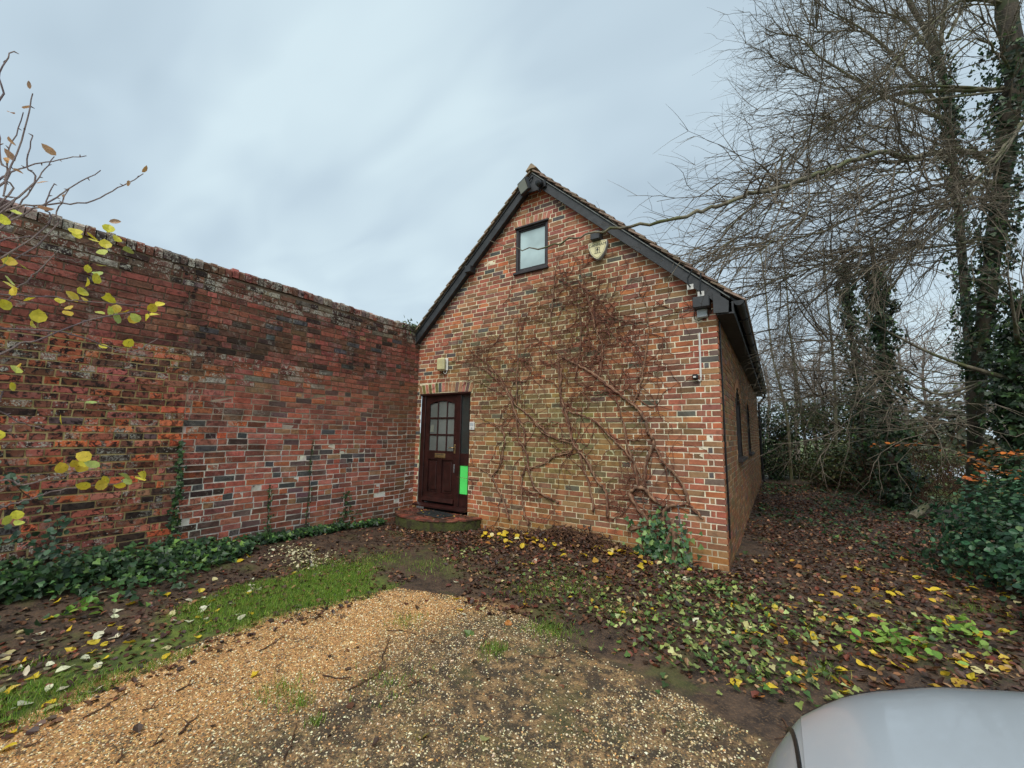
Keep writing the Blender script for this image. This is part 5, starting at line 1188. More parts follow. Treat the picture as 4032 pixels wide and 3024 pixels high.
# big tree whose long boughs sweep in front of the gable
tA = tag(empty('bare_tree', (3.68, 6.36, GZ)), 'large bare tree with ivied trunk whose long boughs droop across the gable', 'tree')
trA = smooth_path(px_path([(3832, 2075, 6.3), (3838, 1800, 6.3), (3850, 1500, 6.3), (3890, 1150, 6.2), (3930, 850, 6.1), (3968, 500, 6.0), (3995, 280, 6.0), (3958, 0, 5.9), (3930, -260, 5.8)]), 6)
limb_mesh(trA, 0.11, 0.17, M['dark_bark'], tA, 'trunk', 10)
LA = [([Z1(1960, 590, 6.0), Z1(1600, 590, 5.4), Z1(1250, 610, 4.7), Z1(1100, 650, 4.4), Z1(950, 720, 4.1), Z1(780, 810, 3.7), Z1(650, 900, 3.4), Z1(520, 1020, 3.1), Z1(420, 1130, 2.8), Z1(330, 1300, 2.6)], 0.060, 0.010, 34),
      ([Z1(1900, 1080, 6.1), Z1(1700, 1000, 5.2), Z1(1580, 975, 4.6), Z1(1400, 1010, 4.0), Z1(1280, 1030, 3.5), Z1(1150, 990, 3.0), Z1(1000, 1020, 2.5), Z1(850, 1080, 2.0), Z1(650, 1150, 1.4), Z1(400, 1240, 0.7), Z1(200, 1280, 0.3), Z1(0, 1360, 0.0), (2640, 868, -0.35), (2440, 895, -0.5), (2290, 932, -0.6), (2180, 965, -0.7), (2080, 982, -0.75), (1990, 970, -0.8), (1927, 945, -0.85)], 0.075, 0.004, 40),
      ([Z1(1560, 1020, 4.5), Z1(1350, 1050, 3.8), Z1(1100, 1060, 3.3), Z1(900, 1110, 2.9), Z1(650, 1190, 2.4), Z1(450, 1250, 2.0), Z1(250, 1370, 1.6), Z1(80, 1520, 1.3)], 0.035, 0.006, 34),
      ([Z1(1880, 1200, 6.1), Z1(1650, 1190, 5.4), Z1(1400, 1230, 4.8), Z1(1150, 1320, 4.2), Z1(900, 1430, 3.7), Z1(700, 1520, 3.3), Z1(500, 1560, 3.0), Z1(250, 1610, 2.6), Z1(60, 1690, 2.3)], 0.050, 0.008, 40),
      ([Z1(1860, 1540, 6.2), Z1(1500, 1610, 5.4), Z1(1100, 1640, 4.7), Z1(800, 1700, 4.2), Z1(550, 1800, 3.8), Z1(330, 1930, 3.5)], 0.040, 0.006, 40),
      ([Z1(1960, 40, 5.9), Z1(1680, 0, 5.6), Z1(1500, 90, 5.3), Z1(1330, 230, 5.0), Z1(1150, 450, 4.6), Z1(1000, 600, 4.3), Z1(850, 750, 4.0), Z1(700, 900, 3.8), Z1(590, 1080, 3.5)], 0.040, 0.006, 26),
      ([Z1(1960, 480, 6.0), Z1(1850, 330, 5.6), Z1(1720, 260, 5.3), Z1(1500, 440, 4.9), Z1(1280, 560, 4.5), Z1(1050, 640, 4.1), Z1(800, 830, 3.6)], 0.034, 0.006, 26),
      ([Z1(1900, 1330, 6.0), Z1(1700, 1290, 5.0), Z1(1500, 1340, 4.2), Z1(1300, 1440, 3.6), Z1(1100, 1560, 3.1), Z1(900, 1650, 2.7)], 0.036, 0.006, 34),
      ([Z8(1800, 330, 5.9), Z8(1480, 420, 5.0), Z8(1250, 330, 4.4), Z8(1050, 260, 4.0), Z8(830, 120, 3.6), Z8(700, 30, 3.3)], 0.035, 0.006, 14),
      ([Z8(1750, 560, 6.0), Z8(1450, 545, 5.2), Z8(1200, 530, 4.7), Z8(1000, 490, 4.3), Z8(780, 430, 3.9), Z8(560, 350, 3.6)], 0.024, 0.005, 14),
      ([Z8(1600, 300, 5.5), Z8(1300, 330, 4.8), Z8(1000, 370, 4.2), Z8(800, 440, 3.9), Z8(640, 420, 3.6)], 0.018, 0.004, 12),
      ([Z1(2100, 700, 6.0), Z1(2000, 850, 5.2), Z1(1800, 1100, 4.6), Z1(1600, 1300, 4.1), Z1(1400, 1500, 3.7)], 0.040, 0.008, 22)]
twA = MB()
for pts, r0, r1, n in LA:
    P = smooth_path(px_path(pts), 5); P = P + rng.normal(0, 0.014, P.shape); limb_mesh(P, r0 * 0.72, r1 * 0.8, M['bark'], tA)
    PT = P[: int(len(P) * 0.60)] if len(pts) > 12 else P
    if len(pts) > 12: twigify(twA, P[int(len(P) * 0.58): int(len(P) * 0.76)], 9, 0.25, 0.8, 0.005, 1, 0.03, 0.8, 0.0, np.array([0, -0.3, 0.2]), kids=(1, 3))
    twigify(twA, PT, int(n * 0.95), 0.7, 2.8, 0.014, 2, 0.015, 0.7, 0.08, np.array([-0.5, -0.2, 0.0]), kids=(2, 5))
    if len(pts) > 12: continue
    for _ in range(2):                                        # thinner companions that leave the bough near its root
        k = len(pts); dx, dy, dY = rng.uniform(-60, 160), rng.choice([-1, 1]) * rng.uniform(50, 170), rng.uniform(-0.8, 0.8)
        f_ = np.linspace(0, 1, k) ** 0.7
        P2_ = smooth_path(px_path([(p[0] + dx * f, p[1] + dy * f + rng.normal(0, 10) * f, p[2] + dY * f) for p, f in zip(pts, f_)]), 5); limb_mesh(P2_, r0 * 0.4, 0.004, M['bark'], tA)
        twigify(twA, P2_, int(n * 0.6), 0.7, 2.6, 0.0125, 2, 0.015, 0.7, 0.10, np.array([-0.5, -0.2, 0.0]), kids=(2, 5))
o = twA.build('crown', M['twig'], tA); o['kind'] = 'stuff'
P, N_ = sleeve(trA[12:40], 0.30, 0.55, 3600); n = len(P); scatter('ivy', IVY, P, frames(N_), rng.uniform(0.05, 0.10, n), cols(n, IVD, 0.22), M['leaf_v'], tA)
# tall tree behind it, ivy half way up
tB = tag(empty('bare_tree', aty(3850, 1960, 9.5)), 'tall many-stemmed bare tree with ivy half way up behind the big boughs', 'tree')
B0 = aty(3850, 1960, 9.5)
trB = smooth_path(np.vstack([B0[None], px_path([(3810, 1300, 9.4), (3770, 800, 9.3), (3742, 560, 9.2), (3735, 420, 9.1), (3674, 180, 9.0), (3577, 0, 8.9), (3500, -200, 8.8)])]), 6)
limb_mesh(trB, 0.10, 0.05, M['dark_bark'], tB, 'trunk', 9); twB = MB()
LB = [([Z1(1560, 800, 9.2), Z1(1470, 760, 8.9), Z1(1300, 690, 8.5), Z1(1150, 630, 8.2), Z1(1000, 550, 7.9), Z1(800, 430, 7.5), Z1(680, 350, 7.2), Z1(590, 250, 7.0), Z1(450, 220, 6.8), Z1(350, 245, 6.6)], 0.05, 0.008, 34),
      ([Z1(1540, 720, 9.2), Z1(1450, 640, 9.0), Z1(1300, 490, 8.7), Z1(1150, 320, 8.4), Z1(1000, 200, 8.2), Z1(870, 120, 8.0), Z1(720, 40, 7.8), Z1(640, -60, 7.6)], 0.05, 0.008, 34),
      ([Z1(1000, 205, 8.2), Z1(850, 200, 8.0), Z1(720, 210, 7.8), Z1(670, 170, 7.7), Z1(600, 120, 7.5)], 0.022, 0.006, 16),
      ([Z1(1480, 400, 9.1), Z1(1290, 160, 8.9), Z1(1150, 90, 8.7), Z1(950, 50, 8.5), Z1(800, -60, 8.3)], 0.04, 0.008, 26),
      ([Z1(1560, 690, 9.2), Z1(1480, 300, 9.4), Z1(1430, 100, 9.5), Z1(1410, -100, 9.6)], 0.06, 0.03, 14), ([Z1(1500, 300, 9.2), Z1(1520, 100, 9.1), Z1(1560, -100, 9.0)], 0.05, 0.03, 14), ([Z1(1540, 250, 9.2), Z1(1640, 60, 9.3), Z1(1720, -100, 9.4)], 0.04, 0.02, 16),
      ([Z1(960, 560, 7.9), Z1(780, 570, 7.6), Z1(640, 500, 7.4), Z1(540, 450, 7.2), Z1(480, 460, 7.1)], 0.018, 0.005, 18),
      ([Z1(1500, 950, 9.2), Z1(1300, 860, 8.7), Z1(1100, 830, 8.3), Z1(900, 830, 7.9), Z1(700, 900, 7.5)], 0.03, 0.006, 26)]
for pts, r0, r1, n in LB:
    P = smooth_path(px_path(pts), 5); limb_mesh(P, r0, r1, M['bark'], tB); twigify(twB, P, int(n * 1.5), 0.7, 2.5, 0.015, 2, 0.0, 0.8, 0.08, np.array([-0.3, 0, 0.1]), kids=(3, 6))
o = twB.build('crown', M['twig'], tB); o['kind'] = 'stuff'
P, N_ = sleeve(trB[4:30], 0.36, 0.30, 3000); n = len(P); scatter('ivy', IVY, P, frames(N_), rng.uniform(0.05, 0.10, n), cols(n, IVD, 0.22), M['leaf_v'], tB)
# ivy-wrapped trunks in the middle of the hedge line
def ivied(label, base, pts, r, ri, n, ntw, lean=None, name='ivied_tree'):
    t = tag(empty(name, base), label, 'tree', None); P = smooth_path(np.vstack([np.asarray(base)[None] - [0, 0, 0.05], px_path(pts)]), 6); limb_mesh(P, r, r * 0.35, M['dark_bark'], t, 'trunk', 8); q = MB()
    for _ in range(5):
        k = rng.integers(len(P) // 2, len(P) - 2); d = unit(np.array([rng.normal(-0.2, 0.8), rng.normal(0, 0.6), rng.uniform(0.3, 1.0)])); L = rng.uniform(1.2, 2.4)
        B = smooth_path([P[k], P[k] + d * L * 0.5, P[k] + d * L + [0, 0, 0.3]], 5); limb_mesh(B, r * 0.35, 0.008, M['bark'], t); twigify(q, B, ntw // 5, 0.6, 1.8, 0.009, 1, 0.0, 0.9, kids=(3, 6))
    twigify(q, P[len(P) // 2:], ntw // 2, 0.8, 2.2, 0.011, 2, 0.0, 0.9, kids=(3, 5)); o = q.build('crown', M['twig'], t); o['kind'] = 'stuff'
    Q, N_ = sleeve(P[: int(len(P) * 0.85)], ri, ri * 0.55, n); scatter('ivy', IVY, Q, frames(N_), rng.uniform(0.05, 0.105, n), cols(n, IVD, 0.25), M['leaf_v'], t); return t
ivied('tall ivy-wrapped trunk beside the track, thickest of the pair', atz(3540, 2000), [(3500, 1700, 7.7), (3470, 1300, 7.8), (3450, 1120, 7.9), (3430, 940, 7.9)], 0.11, 0.50, 4200, 22)
ivied('slimmer ivy-wrapped trunk just behind the thick ivied one', aty(3430, 1960, 9.6), [(3390, 1650, 9.6), (3350, 1300, 9.7), (3330, 1100, 9.8), (3310, 960, 9.8)], 0.09, 0.42, 3000, 18)
ivied('ivied trunk against the right hedge with a dark leafy head', aty(4010, 2050, 5.0), [(4020, 1750, 5.0), (4000, 1500, 5.0), (4030, 1250, 5.1), (4080, 1000, 5.2)], 0.12, 0.5, 3600, 20)
# pale saplings by the rear corner of the house
for i, (base, pts, lab) in enumerate(((aty(3120, 1945, 12.6), [(3105, 1700, 12.5), (3090, 1600, 12.5), (3077, 1540, 12.5), (3045, 1420, 12.5), (3029, 1300, 12.5), (3012, 1120, 12.5), (2990, 960, 12.5)], 'pale leaning sapling behind the rear corner of the house'),
                                   (aty(3190, 1940, 13.6), [(3160, 1650, 13.6), (3130, 1450, 13.6), (3110, 1300, 13.6), (3095, 1100, 13.6), (3075, 930, 13.6)], 'straight pale sapling next to the leaning one'),
                                   (aty(3290, 1930, 11.6), [(3290, 1600, 11.6), (3275, 1350, 11.6), (3255, 1150, 11.6), (3240, 950, 11.6)], 'thin dark sapling between the pale saplings and ivied trunks'))):
    t = tag(empty('sapling', base), lab, 'tree'); P = smooth_path(np.vstack([base[None], px_path(pts)]), 5); limb_mesh(P, 0.055, 0.018, M['bark'], t, 'trunk', 6); q = MB(); twigify(q, P, 44, 0.6, 2.2, 0.009, 2, 0.0, 0.85, 0.35, kids=(3, 6)); o = q.build('crown', M['twig'], t); o['kind'] = 'stuff'

# far wood: bare trees, each a thing
def far_tree(kind):
    r = empty('bare_tree', (0, 0, 0)); H = 9.0; P = smooth_path([(0, 0, -0.1), (0.1, 0.1, 2.5), (-0.1, 0.15, 5.0), (0.15, 0, 7.4)], 5); limb_mesh(P, 0.16, 0.03, M['far_bark'], r, 'trunk', 6); q = MB()
    for _ in range(11):
        k = rng.integers(5, len(P) - 1); a = rng.uniform(0, 6.28); d = np.array([math.cos(a), math.sin(a), rng.uniform(0.5, 1.3)]); grow(q, P[k].copy(), d, rng.uniform(2.0, 3.8), 0.045, 3, -0.02, 0.14, (4, 7), 4, (0.35, 0.6), 0.85)
    twigify(q, P, 10, 1.2, 2.2, 0.02, 2, 0, 0.9, 0.5); o = q.build('crown', M['far_bark'], r); o['kind'] = 'stuff'; return r
protos = [far_tree(0), far_tree(1)]
first = [True, True]
def copy_tree(o, parent=None):
    c = o.copy(); COL.objects.link(c); c.parent = parent
    for ch in o.children: copy_tree(ch, c)
    return c
for i, (x, y_, s) in enumerate(((1.5, 24, 0.9), (3.2, 29, 1.05), (5.5, 26, 0.95), (8.0, 33, 1.15), (0.0, 32, 1.0), (10.5, 38, 1.2), (7.0, 42, 1.1), (13.5, 36, 1.2), (3.5, 40, 1.1), (17.0, 44, 1.25), (-1.5, 27, 0.8), (11.5, 30, 0.8))):
    k = i % 2
    o = protos[k] if first[k] else copy_tree(protos[k]); first[k] = False
    o.location = (x, y_, GZ); o.rotation_euler = (0, 0, rng.uniform(0, 6.28)); o.scale = (s, s, s)
    tag(o, 'bare leafless tree in the far wood beyond the hedge', 'tree', 'bare trees of the far wood')

# ------------------------------------------------------------------ shrubs
def shrub(name, c, rad, n, s, tab, label, shape=OVAL, clumps=46, stems=7, hollow=0.45, cat='shrub'):
    c = np.asarray(c, float); rad = np.asarray(rad, float); t = tag(empty(name, (c[0], c[1], GZ)), label, cat)
    u = rng.normal(0, 1, (clumps, 3)); u /= np.linalg.norm(u, axis=1)[:, None]; cc = c + u * rad * (rng.uniform(hollow, 1.0, (clumps, 1)) ** 0.6)
    i = rng.integers(0, clumps, n); d = rng.normal(0, 1, (n, 3)); P = cc[i] + d * (rad.mean() * 0.17); P = P[P[:, 2] > GZ + 0.01]; n = len(P)
    q = MB()
    for k in range(stems):
        e = cc[rng.integers(clumps)]; b = np.array([c[0] + rng.normal(0, 0.15), c[1] + rng.normal(0, 0.15), GZ]); q.tube(smooth_path([b, (b + e) / 2 + rng.normal(0, 0.1, 3), e], 4), np.linspace(0.022, 0.006, 9), 5)
    for k in range(clumps): 
        e = cc[k]; b = c + (e - c) * 0.4; q.tube(smooth_path([b, (b + e) / 2 + rng.normal(0, 0.05, 3), e], 3), np.linspace(0.010, 0.003, 7), 4)
    q.build('stems', M['dark_bark'], t)
    scatter('foliage', shape, P, frames((P - c) / rad + rng.normal(0, 0.6, (n, 3)) + [0, 0, 0.5]), rng.uniform(s * 0.7, s * 1.3, n), cols(n, tab, 0.22), M['leaf_v'], t); return t
EV = [(0.45, lin(52, 84, 60)), (0.3, lin(70, 106, 74)), (0.15, lin(36, 60, 44)), (0.1, lin(104, 132, 88))]
shrub('evergreen_shrub', (3.15, 1.5, 0.30), (1.15, 1.3, 0.60), 10000, 0.055, EV, 'low spreading evergreen shrub with small blue-green leaves near the car', OVAL, 90)
shrub('evergreen_shrub', (2.85, -0.25, 0.16), (0.75, 0.8, 0.42), 4600, 0.05, EV, 'lowest evergreen shrub mound spilling onto the fallen leaves', OVAL, 50)
shrub('evergreen_shrub', (4.3, 3.8, 0.7), (1.0, 1.2, 0.8), 5000, 0.06, EV, 'tall evergreen shrub in front of the grey trunk', NARROW, 80)
shrub('holly_bush', (4.7, 5.2, 2.2), (1.0, 1.1, 1.5), 6500, 0.07, IVD, 'dark glossy holly bush rising beside the ivied trunk', NARROW, 70)
OLV = [(0.4, lin(66, 80, 42)), (0.3, lin(88, 100, 56)), (0.2, lin(48, 60, 34)), (0.1, lin(120, 122, 74))]
for i, (c, r_, n, lab) in enumerate((((1.3, 14.0, 1.4), (1.2, 1.0, 1.7), 8000, 'olive green hedge bush right behind the rear corner of the house'), ((3.2, 13.4, 1.5), (1.3, 1.1, 1.8), 8000, 'broad olive hedge bush between saplings and ivied trunks'), ((0.3, 13.0, 1.2), (0.8, 0.9, 1.5), 5200, 'narrow dark bush hiding the downpipe at the rear corner'), ((5.4, 13.2, 0.5), (1.2, 0.8, 0.7), 2600, 'low hedge bush beyond the ivied trunks'), ((2.2, 11.2, 0.55), (1.0, 0.7, 0.8), 4200, 'dark undergrowth bush at the end of the ivy track'), ((3.2, 9.9, 0.4), (0.7, 0.8, 0.7), 3000, 'scrubby undergrowth bush at the foot of the ivied trunks'))):
    shrub('hedge_bush', c, r_, n, 0.075, OLV if i != 2 else IVD, lab, OVAL, 80)
shrub('hedge_bush', (9.6, 17.0, 1.1), (1.4, 1.0, 1.4), 4200, 0.09, OLV, 'hedge bush standing on the lawn edge before the road', OVAL, 70)
shrub('hedge_bush', (12.5, 34.0, 1.6), (9.0, 1.5, 2.6), 9000, 0.28, [(1, lin(74, 78, 58)), (1, lin(92, 94, 72))], 'long far hedge beyond the pale road', OVAL, 120)
# brambly undergrowth: thin arching canes along the track
ug = tag(empty('undergrowth', (2.6, 9.0, GZ)), 'tangle of thin bare brown canes along the hedge bottom', 'undergrowth', kind='stuff'); q = MB()
for _ in range(230):
    b = np.array([rng.uniform(1.2, 5.2), rng.uniform(7.0, 12.5), GZ])
    if b[0] < 2.4 and b[1] < 10.2: b[0] += 1.6
    d = np.array([rng.normal(0, 0.5), rng.normal(-0.1, 0.5), 1.0]); grow(q, b, d, rng.uniform(0.8, 2.6), 0.008, 1, 0.10, 0.16, (2, 5))
q.build('canes', M['dead'], ug)
# beech sprigs with copper leaves
bs = tag(empty('beech_branch', (3.4, 4.6, GZ)), 'low beech branch still holding copper orange leaves', 'branch'); q = MB(); LP = []
for pts in ([(4100, 1840, 4.4), (3950, 1850, 4.3), (3820, 1800, 4.2), (3700, 1760, 4.1), (3560, 1745, 4.0), (3460, 1755, 4.0)], [(4100, 1900, 4.5), (3980, 1870, 4.3), (3880, 1830, 4.2), (3790, 1790, 4.1)], [(4090, 1960, 4.2), (3960, 1935, 4.1), (3850, 1885, 4.0), (3800, 1875, 4.0)], [(4080, 1800, 4.3), (3990, 1790, 4.3), (3900, 1765, 4.2)]):
    P = smooth_path(px_path(pts), 5); q.tube(P, np.linspace(0.012, 0.003, len(P)), 5); twigify(q, P, 6, 0.15, 0.4, 0.004, 1, 0.05)
    for _ in range(34): k = rng.integers(2, len(P)); LP.append(P[k] + rng.normal(0, 1, 3) * [0.10, 0.10, 0.035])
q.build('twigs', M['twig'], bs); LP = np.array(LP); n = len(LP)
scatter('leaves', OVAL, LP, frames(up_normals(n, 0.5)), rng.uniform(0.05, 0.085, n), cols(n, [(0.5, lin(206, 120, 52)), (0.3, lin(180, 96, 46)), (0.2, lin(214, 150, 80))], 0.15), M['leaf_v'], bs)
lg = tag(empty('fallen_log', atz(3600, 2010)), 'short sawn log lying at the foot of the hedge', 'log'); a = atz(3590, 2035, GZ + 0.05); b = atz(3650, 1990, GZ + 0.22); q = MB(); q.tube(smooth_path([a, (a + b) / 2, b], 4) + rng.normal(0, 0.008, (9, 3)), np.linspace(0.075, 0.06, 9), 9); q.build('bark', M['bark'], lg, False)

# ------------------------------------------------------------------ shrub at the left with the last yellow leaves
ls = tag(empty('yellow_leaved_shrub', (-1.95, -5.75, GZ)), 'sparse shrub with thin grey stems and last yellow leaves before the wall', 'shrub')
XS = -1.95
def lx(px, py, dx=0.0): return atx(px, py, XS + dx)
za = lambda p: (p[0] / 2.074, 100 + p[1] / 2.074); zb_ = lambda p: (p[0] / 2.074, 700 + p[1] / 2.074); zc_ = lambda p: (p[0] / 2.074, 1500 + p[1] / 2.074)
base = np.array([XS, -6.05, GZ])
def stem_from(pts, dx, r0=0.0048, src=True):
    P = [lx(*p, dx) for p in pts]
    if src: d = P[0] - P[1]; P = [base + [rng.normal(0, 0.05), rng.normal(0, 0.04), 0], base * 0.35 + P[0] * 0.65 + [0, -0.22, -0.05]] + P
    P = smooth_path(P, 5); P = P + rng.normal(0, 0.002, P.shape); q = MB(); q.tube(P, np.linspace(r0, 0.0018, len(P)), 5)
    for k in range(8, len(P), 3):                                  # buds
        d = unit(rng.normal(0, 1, 3)); q.tube(np.array([P[k], P[k] + d * 0.012]), [0.0032, 0.001], 4)
    q.build('stem', M['shrub_twig'], ls); return P
for k, (zf, pts) in enumerate([(za, [(-60, 1500), (40, 1230), (80, 1010), (190, 710)]), (za, [(-40, 1560), (30, 1350), (200, 850), (265, 550)]), (za, [(-200, 800), (0, 380), (110, 205)]), (za, [(-150, 1350), (0, 1250), (200, 1160), (430, 1105), (710, 1060)]), (za, [(-100, 1700), (180, 1430), (320, 1240), (450, 1070)]),
        (za, [(-200, 1640), (340, 1470), (700, 1445), (960, 1330), (1180, 1210)]), (za, [(-100, 1720), (370, 1460), (560, 1340), (820, 1180)]), (za, [(300, 1800), (460, 1520), (565, 1340)]), (za, [(250, 1750), (360, 1480), (440, 1290)]), (za, [(150, 1400), (210, 1150), (260, 900)]), (za, [(-100, 1400), (0, 1100), (-20, 800), (-30, 700)]),
        (zb_, [(-300, 700), (0, 520), (300, 480), (500, 475)]), (zb_, [(-200, 560), (0, 600), (250, 640), (450, 650), (670, 690)]), (zb_, [(-200, 1200), (170, 880), (300, 770), (560, 520)]), (zb_, [(-250, 950), (0, 955), (400, 975), (700, 1010), (1180, 1045)]), (zb_, [(-200, 1230), (0, 1225), (400, 1250), (700, 1310), (1000, 1420), (1160, 1390), (1290, 1310)]),
        (zb_, [(-100, 1500), (300, 1330), (700, 1170), (1000, 1110), (1150, 1090)]), (zc_, [(-200, 150), (0, 240), (150, 330), (390, 400)]), (zc_, [(-200, 1150), (0, 1040), (250, 960), (450, 900), (700, 860), (1000, 830)]), (zc_, [(-200, 900), (200, 850), (500, 770), (700, 740)])]):
    stem_from([zf(p) for p in pts], rng.uniform(-0.15, 0.25))
LZ = [zb_(p) for p in ((135, 300), (40, 380), (620, 455), (645, 500), (770, 490), (760, 510), (880, 440), (935, 515), (870, 580), (1080, 605), (860, 635), (720, 775), (810, 800), (835, 720), (90, 870), (95, 900), (120, 955), (185, 995), (70, 720), (225, 738), (85, 1080), (630, 940), (695, 890), (760, 860), (640, 1010), (700, 1020), (580, 1080), (580, 1135), (490, 1030), (855, 1120), (920, 1130), (950, 1110), (970, 1190), (1055, 1180), (1200, 1080), (1225, 1125), (1190, 1155), (1280, 1050), (1130, 1180), (950, 1020), (865, 1005), (920, 975), (245, 1205), (310, 1185), (870, 1390), (1020, 1380), (120, 1600), (150, 1580), (1005, 1105), (20, 700))] + \
     [zc_(p) for p in ((85, 60), (490, 345), (755, 180), (740, 640), (690, 670), (690, 705), (620, 705), (815, 700), (630, 740), (510, 755), (1070, 800), (1190, 790), (1180, 820), (1030, 860), (1075, 840), (740, 870), (840, 890), (875, 860), (120, 1180), (145, 1130), (20, 1170), (5, 480), (5, 560))]
YLS = [(0.55, lin(226, 214, 66)), (0.2, lin(200, 206, 92)), (0.15, lin(214, 186, 62)), (0.1, lin(168, 184, 96))]
LM2 = []
for v_ in range(5):
    V0, F0 = OVAL; V = V0.copy(); V[:, 0] *= 1.15; V[:, 2] += 0.10 * np.sin(V[:, 1] * 3 + v_ * 1.3); me = np_mesh('leaf', V, F0); me.materials.append(M['leaf_o']); LM2.append(me)
for p in LZ:
    P = lx(p[0], p[1], rng.uniform(-0.1, 0.25)); o = link('leaf', random.choice(LM2), None, ls, P); s_ = rng.uniform(0.034, 0.052); o.scale = (s_, s_, s_); o.rotation_euler = (rng.uniform(0.2, 1.9), rng.normal(0, 0.6), rng.normal(1.9, 0.8)); o.color = (*cols(1, YLS, 0.08)[0], 1)
for p in [za(q_) for q_ in ((245, 520), (195, 685), (120, 710), (120, 985), (60, 1105), (120, 1110), (195, 1205), (295, 1280), (460, 1065), (490, 1385), (1040, 1295), (1165, 1200), (890, 1600), (300, 1480), (15, 610))]:
    P = lx(p[0], p[1], rng.uniform(-0.1, 0.2)); o = link('dry_leaf', random.choice(LM2), None, ls, P); s_ = rng.uniform(0.03, 0.05); o.scale = (s_ * 0.6, s_, s_); o.rotation_euler = (rng.uniform(0, 3), rng.normal(0, 0.8), rng.uniform(0, 6)); o.color = (*cols(1, [(1, lin(196, 152, 96)), (1, lin(206, 166, 130))], 0.08)[0], 1)
# bramble beside the wall foot
bm = tag(empty('bramble', (WX + 0.5, -4.9, GZ)), 'bramble cane with dark green leaves arching before the wall foot', 'bramble'); q = MB()
cane = smooth_path([atx(*zc_(p), WX + 0.45) for p in ((-250, 500), (60, 760), (200, 920), (400, 1040), (470, 1150), (440, 1300), (360, 1420))], 5); q.tube(cane, np.linspace(0.006, 0.003, len(cane)), 5)
cane2 = smooth_path([atx(*zc_(p), WX + 0.4) for p in ((-250, 1200), (0, 1330), (200, 1280), (420, 1400), (560, 1420))], 5); q.tube(cane2, np.linspace(0.006, 0.003, len(cane2)), 5); q.build('cane', M['dead'], bm)
LP = np.vstack([c_[rng.integers(4, len(c_), 46)] for c_ in (cane, cane2)]); LP = LP + rng.normal(0, 0.045, LP.shape); n = len(LP); scatter('leaves', OVAL, LP, frames(np.column_stack([np.ones(n), rng.normal(-0.3, 0.4, n), rng.normal(0.7, 0.4, n)])), rng.uniform(0.035, 0.06, n), cols(n, [(0.6, lin(46, 74, 52)), (0.4, lin(66, 96, 68))], 0.18), M['leaf_v'], bm, None)

# ------------------------------------------------------------------ car at the right: nose towards -x
car = tag(empty('parked_car', (2.5, -4.55, GZ)), 'silver grey car with rounded bonnet parked on the drive', 'car')
t = NT('silver_paint'); fl_ = t.noise(900, 2); t.base(t.mix(t.math('MULTIPLY', fl_, 0.5), lin(186, 194, 200), lin(214, 220, 224))); t.bsdf.inputs['Metallic'].default_value = 0.35; t.rough(t.math('ADD', t.math('MULTIPLY', t.noise(60, 4), 0.10), 0.26)); t.bsdf.inputs['Coat Weight'].default_value = 0.8; t.bsdf.inputs['Coat Roughness'].default_value = 0.05; M['paint'] = t.m
CXF, CYC = 0.455, -4.57
S_, ZC_ = [0, 0.03, 0.10, 0.2, 0.4, 0.8, 1.15, 1.3, 3.7, 3.95, 4.08, 4.15], [0.62, 0.73, 0.805, 0.845, 0.885, 0.94, 0.985, 0.99, 1.0, 0.98, 0.90, 0.64]
SW_, WW_ = [0, 0.03, 0.08, 0.15, 0.25, 0.38, 0.55, 0.8, 1.2, 3.2, 3.8, 4.0, 4.1, 4.15], [0.28, 0.38, 0.47, 0.56, 0.655, 0.735, 0.795, 0.835, 0.855, 0.855, 0.80, 0.70, 0.58, 0.42]
zc = lambda s: np.interp(s, S_, ZC_); wc = lambda s: np.interp(s, SW_, WW_)
def body_pt(s, ph, off=0.0):
    """ph 0 = near sill .. pi = far sill, over the top"""
    n_ = 5.0; c, sn = math.cos(ph), math.sin(ph); z0 = 0.46; H = zc(s) - z0; w = wc(s)
    y_ = math.copysign(abs(c) ** (2 / n_), c) * w; z_ = z0 + abs(sn) ** (2 / n_) * H
    z_ += 0.020 * (1 - (y_ / w) ** 2)
    nrm = unit(np.array([-0.25 if s < 0.3 else 0.0, c * 0.9, abs(sn)])); return np.array([CXF + s, CYC - y_, z_ + GZ * 0.0]) + nrm * off
ss = np.concatenate([np.linspace(0, 0.3, 16), np.linspace(0.34, 1.3, 22), np.linspace(1.45, 3.7, 12), np.linspace(3.75, 4.15, 12)]); phs = np.linspace(0, math.pi, 49); V = []
for s in ss:
    row = [body_pt(s, p) for p in phs]; w = wc(s); lo = 0.13 if s > 0.05 else 0.2
    V += [np.array([CXF + s, CYC - w * 0.96, lo])] + row + [np.array([CXF + s, CYC + w * 0.96, lo])]
nc = len(phs) + 2; F = [[i * nc + j, i * nc + j + 1, (i + 1) * nc + j + 1, (i + 1) * nc + j] for i in range(len(ss) - 1) for j in range(nc - 1)]
q = MB(); q.add(V, [np.array(F), np.array([list(range(nc))]), np.array([[(len(ss) - 1) * nc + j for j in range(nc)][::-1]])]); body = q.build('body', M['paint'], car, True)
q = MB(); bs_ = np.concatenate([[0.105], np.linspace(0.12, 1.22, 30)]); aa = np.linspace(0.93, math.pi - 0.93, 33); V = [body_pt(s, p, 0.004) for s in bs_ for p in aa]
q.add(V, np.array([[i * 33 + j, i * 33 + j + 1, (i + 1) * 33 + j + 1, (i + 1) * 33 + j] for i in range(len(bs_) - 1) for j in range(32)])); q.build('bonnet', M['paint'], car, True)
q = MB(); q.tube([body_pt(0.098 - 0.03 * abs(math.cos(p)), p, -0.001) for p in np.linspace(0.06, math.pi - 0.06, 60)], 0.006, 6); q.build('bonnet_seal', M['black_plastic'], car)
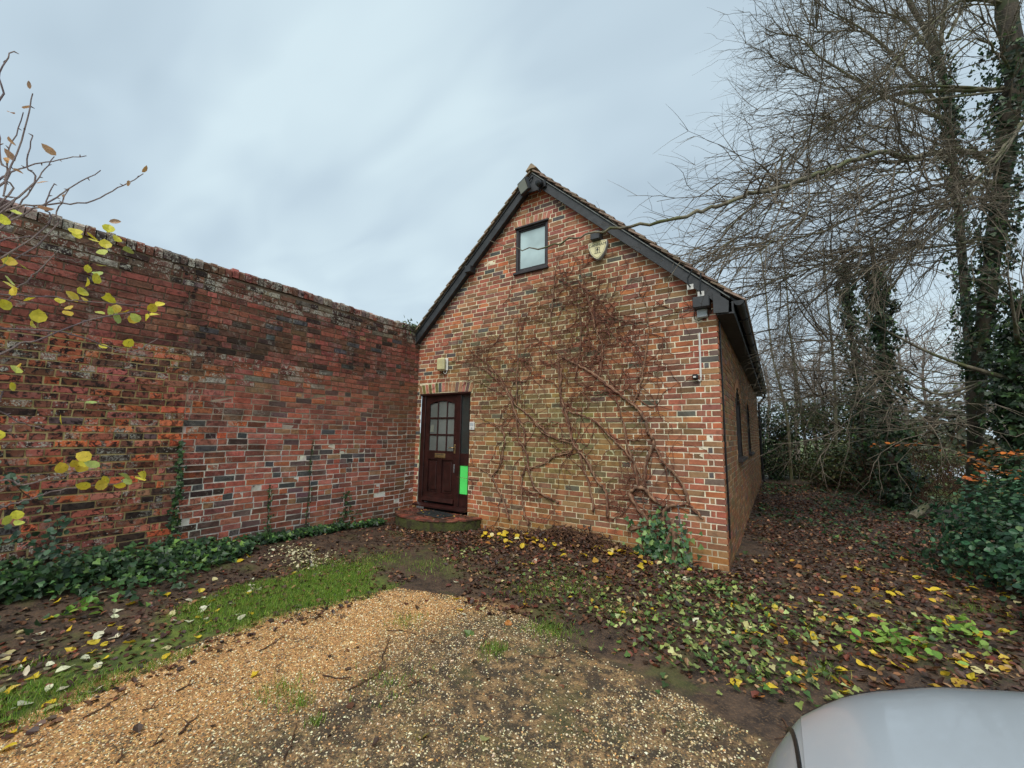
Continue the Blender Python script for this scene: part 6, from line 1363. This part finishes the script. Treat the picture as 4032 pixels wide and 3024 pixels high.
for p in (aa[0], aa[-1]): q = MB(); q.tube([body_pt(s, p + (0.012 if p > 1.5 else -0.012), 0.001) for s in np.linspace(0.11, 1.25, 24)], 0.0035, 5); q.build('shut_line', M['black_plastic'], car)
# glasshouse
gs_ = [(1.10, 0.96, 0.70), (1.35, 1.10, 0.68), (1.75, 1.36, 0.62), (2.1, 1.45, 0.60), (2.8, 1.46, 0.60), (3.4, 1.40, 0.59), (3.75, 1.20, 0.62), (3.95, 0.95, 0.66)]
q = MB(); V = []; N2 = 13
for s, zt_, w in gs_:
    for p in np.linspace(0, math.pi, N2):
        c = math.cos(p); f_ = math.sin(p); V.append((CXF + s, CYC - math.copysign(abs(c) ** 0.45, c) * (w + 0.14 * (1 - f_)), 0.90 + (zt_ - 0.90) * f_ ** 0.45))
q.add(V, np.array([[i * N2 + j, i * N2 + j + 1, (i + 1) * N2 + j + 1, (i + 1) * N2 + j] for i in range(len(gs_) - 1) for j in range(N2 - 1)])); q.build('windows', M['glass_dark'], car, True)
q = MB(); V = []
for s, zt_, w in gs_[2:6]:
    for y_ in np.linspace(-1, 1, 9): V.append((CXF + s, CYC + y_ * w * 0.97, zt_ + 0.012 - 0.03 * abs(y_) ** 3))
q.add(V, np.array([[i * 9 + j, i * 9 + j + 1, (i + 1) * 9 + j + 1, (i + 1) * 9 + j] for i in range(3) for j in range(8)])); q.build('roof', M['paint'], car, True)
for s in (0.86, 3.36):
    for sd_ in (-1, 1):
        wh = empty('wheel', (CXF + s, CYC + sd_ * 0.79, 0.23)); set_parent(wh, car); cw = (CXF + s, CYC + sd_ * 0.74, GZ + 0.31)
        q = MB(); q.lathe([(0.20, -0.09), (0.29, -0.10), (0.31, -0.06), (0.31, 0.06), (0.29, 0.10), (0.20, 0.09)], cw, (0, 1, 0), 28); q.build('tyre', M['rubber'], wh, True)
        q = MB(); q.lathe([(0.0, sd_ * 0.06), (0.06, sd_ * 0.07), (0.18, sd_ * 0.085), (0.205, sd_ * 0.09), (0.205, -sd_ * 0.09)], cw, (0, 1, 0), 20); q.build('rim', M['steel'], wh)
for sd_ in (-1, 1):
    q = MB(); V = [body_pt(s, (p if sd_ < 0 else math.pi - p), 0.006) for s in np.linspace(0.03, 0.34, 9) for p in np.linspace(0.10, 0.24, 7)]; q.add(V, np.array([[i * 7 + j, i * 7 + j + 1, (i + 1) * 7 + j + 1, (i + 1) * 7 + j] for i in range(8) for j in range(6)])); q.build('headlight', M['glass_lamp'], car, True)
    q = MB(); q.bbox(CXF + 1.42, CXF + 1.56, CYC + sd_ * 0.98 - 0.10, CYC + sd_ * 0.98 + 0.10, 0.93, 1.06, 0.03); q.build('wing_mirror', M['paint'], car)
q = MB(); q.bbox(CXF - 0.012, CXF + 0.05, CYC - 0.30, CYC + 0.30, 0.36, 0.50, 0.015); q.build('grille', M['black_plastic'], car)
